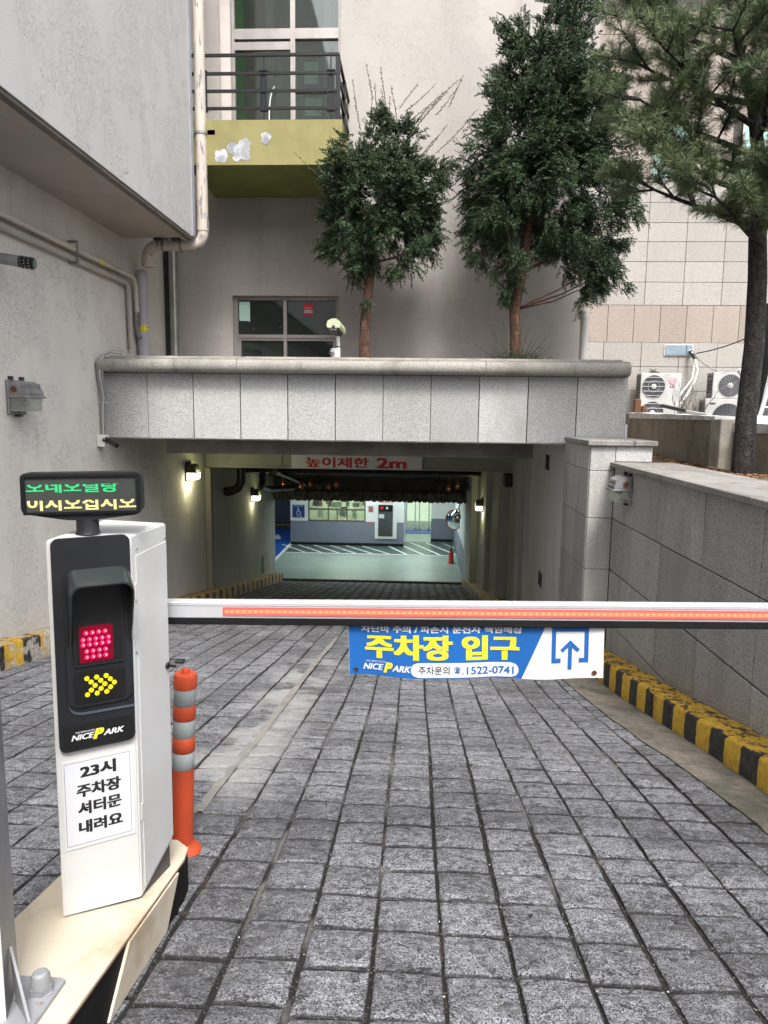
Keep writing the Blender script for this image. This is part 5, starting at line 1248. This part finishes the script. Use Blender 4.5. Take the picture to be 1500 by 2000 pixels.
for k in range(26):
    a = -3.70+rg.random()*1.8; b = rg.uniform(.08,.30); z = rg.choice((-2.40,-2.0,-1.99)); h = rg.uniform(.1,.36)
    whole('stored_box' if k % 2 else 'pinned_sheet', MB().box(a, 24.7+.05*k, z, min(a+b, -1.8), 24.72+.05*k, z+h), cm[k % 8], 'small box or sheet among the clutter behind the office window', 'office clutter', 'clutter behind the office window')
part('strip_light', MB().box(-3.4, 25.6, -.80, -1.2, 25.75, -.76), m_tube, ofc)
l = bpy.data.lights.new('office_lamp', 'AREA'); l.size = 1.6; l.energy = 45; l.color = (1, 1, .80); o = bpy.data.objects.new('office_lamp', l); COL.objects.link(o); o.location = (-2.6, 25.4, -.83)
part('coat', MB().rbox(-3.62, 24.62, -1.95, -3.42, 24.68, -1.35, .03, 2), m_black, ofc)
# machine panel, signs
mp = thing('payment_machine', (-1.0, 24.35, -2.9), 'dark panelled machine set in a white surround on the office wall', 'machine')
part('surround', MB().box(-1.42, 24.36, -3.02, -.66, 24.399, -1.80), m_gwhite, mp)
part('door', MB().rbox(-1.30, 24.33, -2.93, -.80, 24.359, -1.83, .02, 2), surf('machine_grey', (.10,.105,.11), (.08,.085,.09), 4, .4, .4), mp)
part('upper_unit', MB().rbox(-1.30, 24.32, -2.06, -.80, 24.329, -1.84, .01, 1), m_black, mp)
part('emblem', MB().prism(disc(-1.18,-1.94,.06,12), plane_fn((0,24.318,0),(1,0,0),(0,0,1)), 0, .002), m_sticker_red, mp)
part('dial', MB().prism(disc(-1.0,-1.94,.045,12), plane_fn((0,24.318,0),(1,0,0),(0,0,1)), 0, .002), m_paper, mp)
for (a, b) in ((-1.05,-2.35),(-1.05,-2.6),(-1.22,-2.84),(-1.05,-2.84),(-.90,-2.84)):
    part('button', MB().prism(disc(a,b,.022,10), plane_fn((0,24.327,0),(1,0,0),(0,0,1)), 0, .003), m_black, mp)
part('label', MB().box(-1.28, 24.326, -2.30, -1.10, 24.3295, -2.16), m_paper, mp)
part('lettering', text_mb('파르크 차단', (-1.27,24.35,-1.77), (1,0,0), (0,0,1), .48, .085, .03), m_print_red, mp)
rs = thing('red_notice', (-1.6, 24.39, -2.1), 'small red notice framed in white between the office window and the machine', 'notice')
part('sheet', MB().box(-1.68, 24.392, -2.13, -1.46, 24.399, -1.86), m_paper, rs); part('red_square', MB().box(-1.645, 24.388, -2.09, -1.495, 24.3915, -1.90), surf('faded_red', (.36,.10,.10)), rs)
fs_ = thing('red_arrow_mark', (-1.55, 24.39, -2.6), 'faded red downward triangle mark on the grey dado', 'mark')
part('triangle', MB().add([(-1.64,24.396,-2.52),(-1.47,24.396,-2.52),(-1.555,24.396,-2.62)], [(0,2,1)]), surf('faded_red2', (.45,.16,.16)), fs_); part('bar', MB().box(-1.66,24.392,-2.50,-1.45,24.397,-2.46), surf('faded_red3', (.45,.16,.16)), fs_)
hc = thing('wheelchair_sign', (-4.09, 24.38, -2.3), 'blue wheelchair parking sign on the white garage wall', 'sign')
part('plate', MB().box(-4.30, 24.385, -2.33, -3.88, 24.396, -1.89), surf('sign_blue', (.02,.045,.22)), hc)
pf = plane_fn((-4.09,24.383,-2.12),(1,0,0),(0,0,1)); wc = MB()
ring = [(.075*math.cos(a)-.005, .075*math.sin(a)-.035) for a in [math.radians(q) for q in range(110, 395, 15)]]
for (a, b), (c, d) in zip(ring[:-1], ring[1:]): wc.prism([(a*.82,b*.82-.006),(c*.82,d*.82-.006),(c,d),(a,b)], pf, 0, .002)
wc.prism(disc(-.02,.115,.020,10), pf, 0, .002); wc.prism([(-.028,.09),(-.008,.09),(.0,-.01),(-.02,-.01)], pf, 0, .002); wc.prism([(-.01,-.012),(.05,-.012),(.05,.006),(-.01,.006)], pf, 0, .002); wc.prism([(.045,.0),(.062,.0),(.095,-.09),(.075,-.09)], pf, 0, .002); wc.prism([(-.01,.05),(.04,.05),(.04,.062),(-.01,.062)], pf, 0, .002)
part('wheelchair_symbol', wc, m_print_white, hc)
part('lettering', text_mb('장애인 전용 주차', (-4.25,24.382,-1.95), (1,0,0), (0,0,1), .32, .035, .02), m_print_white, hc)
part('lettering', text_mb('구역', (-4.2,24.382,-2.31), (1,0,0), (0,0,1), .22, .045, .02), m_print_white, hc)
# lobby beyond
lo = thing('glass_lobby', (.1, 28, GF), 'pale green glass lobby at the back of the garage', 'lobby')
part('glow_wall', MB().box(-.5, 30.5, GF, 3, 30.6, -.75), m_lobby_glow, lo)  # back wall emits by itself so the lobby looks lit
lf = MB()
for x in (-.40,-.05,.12,.50,.9,1.3): lf.box(x, 28.0, GF, x+.05, 28.06, -.75)
lf.box(-.35, 28.0, -1.45, 1.3, 28.06, -1.38); lf.box(-.35,28.0,GF,1.3,28.06,GF+.08)
part('door_frame', lf, m_alu, lo); part('pane', MB().box(-.35,28.02,GF+.08,1.3,28.03,-.8), m_glass, lo)
part('blue_step', MB().box(-.45, 27.2, GF, 1.3, 27.9, GF+.02), m_bluefloor, lo)
for k in range(5): part('louvre', MB().box(.70, 25.47, -1.40-.06*k, 1.2, 25.498, -1.37-.06*k), m_dkmetal, gr)
for (x, y) in ((-2.4,21.4), (-.6,21.4), (-6.4,24), (.3,26.6), (-2.2,23.6), (.2,23.4)):
    t = thing('ceiling_tube', (x, y, -.82), 'fluorescent tube hidden above the tunnel lintel in the garage', 'light', 'garage ceiling tubes')
    part('tube', MB().cyl((x-.6,y,-.85),(x+.6,y,-.85),.02,n=8), m_tube, t); part('batten', MB().box(x-.62,y-.04,-.82,x+.62,y+.04,-.76), m_gwhite, t)
    l = bpy.data.lights.new('tube_light', 'AREA'); l.shape = 'RECTANGLE'; l.size = 1.2; l.size_y = .06; l.energy = 12; l.color = (.88, 1, .95)
    o = bpy.data.objects.new('tube_light', l); COL.objects.link(o); o.parent = t; o.location = (0, 0, -.06)
mi = thing('convex_mirror', (1.2, 21.9, -1.95), 'round convex traffic mirror hanging at the tunnel exit', 'mirror')
th = math.radians(38)
def mf(a, b, d=0.): return (1.18+a*math.cos(th)+d*-math.sin(th)*1, 21.9-a*math.sin(th)*-1*-1+(-d*math.cos(th)), -1.95+b)
mr = MB(); n = 24; mr.v.append(mf(0,0,.07))
for r_ in (.12,.22,.30):
    for k in range(n): a = 2*PI*k/n; mr.v.append(mf(r_*math.cos(a), r_*math.sin(a), .07*(1-(r_/.30)**2)))
for k in range(n): mr.f.append((0, 1+k, 1+(k+1) % n))
for q in (0, 1):
    for k in range(n): mr.f.append((1+q*n+k, 1+(q+1)*n+k, 1+(q+1)*n+(k+1) % n, 1+q*n+(k+1) % n))
part('mirror_face', mr, m_mirror, mi, smooth=180)
part('rim', MB().tube([mf(.305*math.cos(t), .305*math.sin(t)) for t in [2*PI*k/24 for k in range(25)]], .018, 8), surf('mirror_rim', (.3,.12,.06)), mi, smooth=60)
part('bracket', MB().tube([mf(0,.2,-.03), (1.30,21.4,-1.5), (1.349,21.2,-1.25)], .02, 6).tube([(1.349,21.2,-1.8),(1.30,21.4,-1.5)], .015, 6), m_black, mi)
ex = thing('red_extinguisher', (1.1, 21.9, GF), 'red fire extinguisher standing on the garage floor below the mirror', 'extinguisher')
part('cylinder', MB().lathe([(.10,0),(.11,.02),(.08,.05),(.075,.30),(.04,.37),(.025,.40)], (1.12,21.8,GF+.001), 16), surf('ext_red', (.5,.05,.025)), ex, smooth=50)
part('handle', MB().box(1.06,21.78,GF+.40,1.18,21.82,GF+.43).cyl((1.12,21.8,GF+.42),(1.12,21.8,GF+.75),.012), m_dkmetal, ex)

# =================================================================== TREES
def np_mesh(name, V, F, m, parent, off=(0,0,0), smooth=False):
    me = bpy.data.meshes.new(name); V = np.asarray(V, np.float32)-np.array(off, np.float32); F = np.asarray(F, np.int32)
    me.vertices.add(len(V)); me.vertices.foreach_set('co', V.ravel()); k = F.shape[1]
    me.loops.add(F.size); me.loops.foreach_set('vertex_index', F.ravel()); me.polygons.add(len(F))
    me.polygons.foreach_set('loop_start', np.arange(0, F.size, k, dtype=np.int32)); me.polygons.foreach_set('loop_total', np.full(len(F), k, np.int32))
    me.update(); me.validate(); me.materials.append(m)
    o = link(name, me, parent); o['kind'] = 'thing' if False else 'stuff'; return o
def unit(a): return a/np.maximum(np.linalg.norm(a, axis=-1, keepdims=True), 1e-9)
def blades(P, D, L, W, rng, droop=.0):
    """one pointed quad per entry: base P, direction D, length L, width W"""
    S = unit(np.cross(D, unit(rng.normal(size=D.shape))))
    L = L[:, None]; W = W[:, None]
    mid = P+D*L*.45; tip = P+D*L+np.array([0,0,-1.])*droop*L
    V = np.stack([P, mid+S*W, tip, mid-S*W], 1).reshape(-1, 3)
    F = np.arange(len(P)*4).reshape(-1, 4); return V, F
def yew(name, base, trunk, crown_c, crown_r, label, seed, nclump, shoots, holes=(), extra=()):
    rng = np.random.default_rng(seed); rr2 = random.Random(seed)
    t = thing('yew_tree', base, label, 'tree')
    part('trunk', MB().tube(trunk, [.085-.055*i/(len(trunk)-1) for i in range(len(trunk))], 12), m_bark_yew, t, smooth=60)
    c = np.array(crown_c); R_ = np.array(crown_r)
    # clump centres spread through the crown volume, denser near the skin
    cen = []
    while len(cen) < nclump:
        d = unit(rng.normal(size=3)); r = rng.uniform(.25, 1)**.6
        lump = 1+.13*math.sin(3.1*d[0]+seed)+.12*math.sin(5.3*d[2]+2*seed)+.13*math.sin(9*d[0]-7*d[2]+seed)
        p = c+d*R_*r*lump
        if seed == 5 and p[2] > c[2]: p[0] = c[0]+(p[0]-c[0])*(1-.30*(p[2]-c[2])/R_[2])+.16*(p[2]-c[2])/R_[2]
        if p[2] < c[2]-R_[2]*.2 and abs(p[0]-c[0]) < .3 and rng.random() < .65: continue
        if any((p[0]-h[0])**2+(p[2]-h[1])**2 < h[2]**2 for h in holes): continue
        if p[1] > 10.95 or p[1] < 8.95 or (seed == 5 and p[2] < 3.12): continue
        cen.append(p)
    for e in extra: cen += [np.array(e[:3])+rng.normal(size=3)*e[3] for _ in range(int(e[4]))]
    cen = np.array(cen)
    # limbs from the trunk towards clumps
    lim = MB(); tp = [Vector(p) for p in trunk]
    for k in range(0, len(cen), max(1, len(cen)//45)):
        q = Vector(cen[k]); z = min(max(q.z-.35*abs(q.x-crown_c[0])-.1, tp[1].z), tp[-1].z)
        i = min(range(len(tp)), key=lambda i_: abs(tp[i_].z-z)); s = tp[i]
        m1 = s.lerp(q, .5)+Vector((0,0,-.06)); lim.tube([s, m1, q], [.016,.010,.004], 5)
    part('limbs', lim, m_bark_yew, t, kind='stuff')
    Ps, Ds, Ls_ = [], [], []
    for q in cen:
        out = unit(q-c+np.array([0,0,-.1])); n = rng.integers(9, 16)
        pp_ = q-out*.05+rng.normal(size=(n, 3))*.035; dd = unit(out*.95+rng.normal(size=(n, 3))*.55+np.array([0,0,-.10]))
        Ps.append(pp_); Ds.append(dd); Ls_.append(rng.uniform(.10, .21, n))
    P = np.concatenate(Ps); D = np.concatenate(Ds); L = np.concatenate(Ls_); n = len(P)
    side = unit(np.cross(D, np.array([0,0,1.])+rng.normal(size=D.shape)*.45))     # fronds lie nearly flat
    V_, F_ = [], []; base_n = 0; K = 15
    for k in range(K):
        f = (k+.6)/K; sgn = 1 if k % 2 else -1
        b = P+D*(L*f)[:, None]-np.array([0,0,1.])*(L*f*f*.16)[:, None]
        ln = L*(.34*(1-.75*f)+.06)*rng.uniform(.8, 1.2, n)
        dr = unit(D*.75+side*sgn*.9+rng.normal(size=D.shape)*.18)
        v, f4 = blades(b, dr, ln, np.full(n, .0075), rng, .06); V_.append(v); F_.append(f4+base_n); base_n += len(v)
        for z_ in (.35, .7):      # tertiary needles roughen the outline
            b2 = b+dr*(ln*z_)[:, None]
            v, f4 = blades(b2, unit(D*.8-dr*.2+rng.normal(size=D.shape)*.5), rng.uniform(.016,.028,n), np.full(n, .0052), rng); V_.append(v); F_.append(f4+base_n); base_n += len(v)
    np_mesh('crown', np.concatenate(V_), np.concatenate(F_), m_yew, t, base)
    # long bare shoots
    sh_ = MB(); V_, F_ = [], []; base_n = 0
    for (x, z, dx, dz, Ls) in shoots:
        Ls *= .82
        y = crown_c[1]+rr2.uniform(-.4,.3); p0 = Vector((x, y, z)); d = Vector((dx, rr2.uniform(-.2,.2), dz)).normalized(); cv = Vector((dx*.2,0,1 if dz < .7 else -.35))*rr2.uniform(.10,.35)
        path = [p0+d*Ls*s+cv*Ls*s*s for s in (0,.25,.5,.75,1)]; sh_.tube(path, [.0045,.004,.0032,.0024,.0015], 4)
        a = np.array([list(p0+d*Ls*q+cv*Ls*q*q) for q in np.linspace(.05,1,max(12,int(Ls/.011)))])
        v, f4 = blades(a, unit(rng.normal(size=a.shape)+np.array(list(d))*.8), rng.uniform(.016,.034,len(a)), np.full(len(a), .0055), rng); V_.append(v); F_.append(f4+base_n); base_n += len(v)
    if shoots:
        part('bare_shoots', sh_, m_twig, t, kind='stuff'); np_mesh('shoot_needles', np.concatenate(V_), np.concatenate(F_), m_yew, t, base)
    return t
def P9(x, y, Y=9.9):    # photo pixel to the plane at depth Y, used once for the measured outlines
    d = AX[0]*((x-750)/1387)+AX[1]*((y-1000)/1387)+AX[2]; s = Y/d.y; q = Vector((0,0,CAMZ))+d*s; return q.x, q.z
R1 = random.Random(31)
sh1 = []
for k in range(16):
    x, z = P9(790+R1.uniform(-10,85), 215+R1.uniform(0,120)); sh1.append((x, z, R1.uniform(.4,1.0), R1.uniform(.5,1.1), R1.uniform(.4,.85)))
for k in range(8):
    x, z = P9(870+R1.uniform(-5,15), 330+R1.uniform(0,90)); sh1.append((x, z, R1.uniform(.7,1.0), R1.uniform(.2,.8), R1.uniform(.3,.6)))
for k in range(9):
    x, z = P9(715+R1.uniform(-30,70), 225+R1.uniform(-10,20)); sh1.append((x, z, R1.uniform(-.25,.15), 1, R1.uniform(.3,.62)))
for (x, y, dx, dz, L) in ((655,260,-.55,.8,.5),(650,345,-.75,.75,.55),(665,300,-.5,.5,.4),(640,360,-.9,.4,.5)):
    a, b = P9(x, y); sh1.append((a, b, dx, dz, L))
yew('yew_tree', (-.72,9.9,1.62), [(-.73,9.9,1.62),(-.74,9.9,2.1),(-.74,9.88,2.5),(-.70,9.9,2.9),(-.66,9.92,3.3),(-.60,9.9,3.7),(-.55,9.9,4.2),(-.5,9.9,4.8)],
    (-.50,9.88,3.99), (.80,.72,1.02), 'smaller yew with ball shaped crown behind the parapet, trunk stripped reddish brown', 3, 400, sh1,
    holes=((-1.05,3.25,.15),(-.42,3.35,.16),(-.75,4.3,.10),(-.05,3.3,.10),(-.62,3.0,.22),(-.95,3.85,.12),(-.3,4.55,.08)), extra=((-.55,9.9,5.05,.10,8),(-.30,9.9,5.0,.10,8),(-1.3,9.85,3.5,.07,6)))
sh2 = []
for k in range(8):
    x, z = P9(985+R1.uniform(-25,10), 190+R1.uniform(-40,70)); sh2.append((x, z, R1.uniform(-.7,-.3), R1.uniform(.6,1.1), R1.uniform(.3,.7)))
for k in range(9):
    x, z = P9(935+R1.uniform(-15,25), 330+R1.uniform(-20,60)); sh2.append((x, z, R1.uniform(-1,-.6), R1.uniform(.3,.9), R1.uniform(.25,.55)))
for k in range(7):
    x, z = P9(1050+R1.uniform(-30,90), 60+R1.uniform(-20,50)); sh2.append((x, z, R1.uniform(-.15,.15), 1, R1.uniform(.3,.6)))
yew('yew_tree', (1.33,9.9,1.62), [(1.28,9.9,1.62),(1.31,9.9,2.2),(1.27,9.88,2.7),(1.36,9.9,3.2),(1.42,9.9,3.8),(1.55,9.9,4.6),(1.7,9.9,5.4),(1.85,9.9,6.2)],
    (1.60,9.88,4.50), (1.02,.78,1.66), 'taller yew with dense dark crown beside the pine, shoots sprouting at its foot', 5, 760, sh2,
    holes=((.95,3.25,.13),(1.80,3.15,.24),(1.62,3.0,.20),(1.1,3.1,.15),(1.15,4.85,.12),(2.1,3.7,.14),(1.42,3.5,.16),(1.9,4.4,.12),(1.3,5.5,.12),(1.0,4.15,.12)),
    extra=((1.15,9.9,6.0,.12,14),(1.75,9.9,6.35,.12,20),(2.0,9.9,6.5,.1,12),(2.45,9.9,3.2,.13,16),(1.20,9.8,3.02,.10,8),(2.25,9.85,2.98,.09,9),(1.0,9.9,5.5,.13,12),(1.9,9.9,5.9,.2,24),(.85,9.9,3.9,.12,12)))
st = thing('yew_sprout', (1.33,9.75,1.62), 'low tuft of yew shoots at the foot of the taller yew', 'shrub')
rng = np.random.default_rng(9); a = MB(); V_, F_, bn_n = [], [], 0
for k in range(16):
    ang = -1.25+2.5*k/15; Ls = rng.uniform(.35,.68); d = Vector((math.sin(ang), rng.uniform(-.3,.2), .32+.55*math.cos(ang))).normalized()
    path = [Vector((1.30,9.75,1.86))+d*Ls*s+Vector((0,0,.10))*Ls*s for s in (0,.25,.5,.75,1)]; a.tube(path, [.006,.005,.004,.003,.002], 4)
    q = np.array([list(path[0].lerp(path[-1], s)) for s in np.linspace(.1,1,30)]); v, f4 = blades(q, unit(rng.normal(size=q.shape)+np.array(list(d))*.6), rng.uniform(.015,.028,30), np.full(30,.004), rng); V_.append(v); F_.append(f4+bn_n); bn_n += len(v)
q = np.array([1.33,9.75,2.03])+rng.normal(size=(1400,3))*np.array([.16,.10,.055]); v, f4 = blades(q, unit(rng.normal(size=q.shape)+np.array([0,0,.6])), rng.uniform(.02,.045,1400), np.full(1400,.005), rng); V_.append(v); F_.append(f4+bn_n)
part('bare_shoots', a, m_twig, st, kind='stuff'); np_mesh('needles', np.concatenate(V_), np.concatenate(F_), m_yew, st, (1.33,9.75,1.62))

# pine
pt = thing('pine_tree', (3.19,7.1,.75), 'tall pine with black trunk and long loose needles overhanging the planter', 'tree')
ptr = [(3.19,7.1,.70),(3.18,7.1,1.3),(3.20,7.1,2.0),(3.18,7.1,2.6),(3.14,7.1,3.1),(3.12,7.1,3.6),(3.02,7.1,4.1),(2.85,7.1,4.6),(2.72,7.1,5.1),(2.66,7.1,5.9)]
bmp = MB(); bmp.tube(ptr, [.108,.094,.089,.084,.076,.064,.050,.038,.028,.012], 16)
part('trunk', bmp, m_bark_pine, pt, smooth=60)
lb2 = MB(); rp2 = random.Random(77); tips = []
def pbranch(p0, d, L, r, dep):
    path = [p0]; d = d.normalized(); n = 6
    for i in range(n):
        d = (d+Vector((rp2.uniform(-.12,.12), rp2.uniform(-.12,.12), rp2.uniform(-.02,.10)))).normalized(); path.append(path[-1]+d*L/n)
    lb2.tube(path, [r*(1-.7*i/n) for i in range(n+1)], 6)
    if dep:
        for i in range(2, n+1):
            for s in (0, 1):
                if rp2.random() < .95:
                    nd = (d*.6+Vector((rp2.uniform(-1,1), rp2.uniform(-.9,.9), rp2.uniform(-.25,.45)))).normalized()
                    pbranch(path[i], nd, L*rp2.uniform(.22,.42), r*.42, dep-1)
    else:
        for i in (2, 3, 4, 5, 6): tips.append((path[i], d))
    tips.append((path[-1], d))
brs = [((3.16,7.1,2.95),(-.9,-.5,.25),1.2), ((3.14,7.1,3.1),(-1,.2,.22),1.5), ((3.13,7.1,3.2),(.7,-.5,.3),1.0), ((3.12,7.1,3.35),(-1,-.3,.20),1.55), ((3.1,7.1,3.5),(-.9,.5,.30),1.5),
       ((3.08,7.1,3.7),(-1,.0,.25),1.55), ((3.08,7.1,3.7),(.8,.3,.4),1.1), ((3.05,7.1,3.95),(-1,-.4,.25),1.4), ((3.0,7.1,4.15),(-.9,.3,.3),1.5), ((2.95,7.1,4.3),(.8,-.3,.4),1.1), ((2.9,7.1,4.5),(-1,-.1,.3),1.3),
       ((2.8,7.1,4.7),(-.9,.2,.4),1.1), ((2.78,7.1,4.8),(.8,.1,.4),1.1), ((2.72,7.1,5.1),(-.8,-.2,.5),1.0), ((2.7,7.1,5.3),(.8,.3,.5),.9), ((3.15,7.1,3.0),(.2,-1,.3),.9), ((3.1,7.1,3.6),(.2,-1,.3),.9), ((3.0,7.1,4.2),(.6,-.7,.4),1.0), ((3.12,7.1,3.4),(.9,.1,.1),.9), ((3.10,7.1,3.6),(-1,.1,.08),1.3), ((3.05,7.1,3.9),(.9,-.1,.25),1.1), ((3.15,7.0,2.9),(-.6,-.8,.1),.9), ((3.12,7.0,3.3),(-.3,-1,.15),1.0), ((3.12,7.0,3.2),(.7,-.8,.1),1.0), ((3.05,7.0,3.8),(-.2,-1,.2),1.0), ((3.0,7.0,4.1),(-.5,-.9,.2),1.1), ((2.9,7.0,4.4),(.3,-1,.3),.9), ((2.8,7.0,4.7),(-.4,-1,.2),.9), ((3.1,7.0,3.6),(.5,-1,.15),1.0), ((3.05,7.0,3.9),(.6,-1,.2),1.0)]
for p, d, L in brs: pbranch(Vector(p), Vector(d), L*.80, .030 if L > 1 else .022, 2)
part('branches', lb2, m_bark_pine, pt, smooth=60, kind='stuff')
rng = np.random.default_rng(15); V_, F_, nb = [], [], 0
tipsel = [tips[i] for i in rng.permutation(len(tips))[:8200]]
TP = np.array([list(p) for p, d in tipsel]); TD = np.array([list(d) for p, d in tipsel])
for k in range(24):
    dr = unit(TD*.75+rng.normal(size=TD.shape)*.62+np.array([0,0,.12])); b = TP+TD*rng.uniform(-.05,.02,len(TP))[:, None]
    v, f4 = blades(b, dr, rng.uniform(.07,.125,len(TP)), np.full(len(TP),.0022), rng, .12); V_.append(v); F_.append(f4+nb); nb += len(v)
np_mesh('crown', np.concatenate(V_), np.concatenate(F_), m_pine, pt, (3.19,7.1,.75))
# small evergreen glimpsed behind the rear building's corner
eg = thing('far_evergreen', (2.95,13.5,.75), 'sliver of green shrub behind the corner of the tan building', 'shrub')
part('trunk', MB().cyl((2.85,13.5,.75),(2.85,13.5,3.9),.03,n=8), m_bark_pine, eg)
q = np.array([2.85,13.5,3.2])+rng.normal(size=(5000,3))*np.array([.08,.2,.75]); v, f4 = blades(q, unit(rng.normal(size=q.shape)), rng.uniform(.03,.06,5000), np.full(5000,.008), rng)
np_mesh('crown', v, f4, m_yew, eg, (2.95,13.5,.75))

# opposite side of the street, seen only in reflections and as sky cover
ob = thing('street_building', (0,-16,0), 'grey office building across the street behind the viewer', 'building')
part('facade', MB().box(-30,-17,.17,14,-15,11), surf('facade_grey', (.34,.33,.32), (.30,.29,.28), 1), ob)
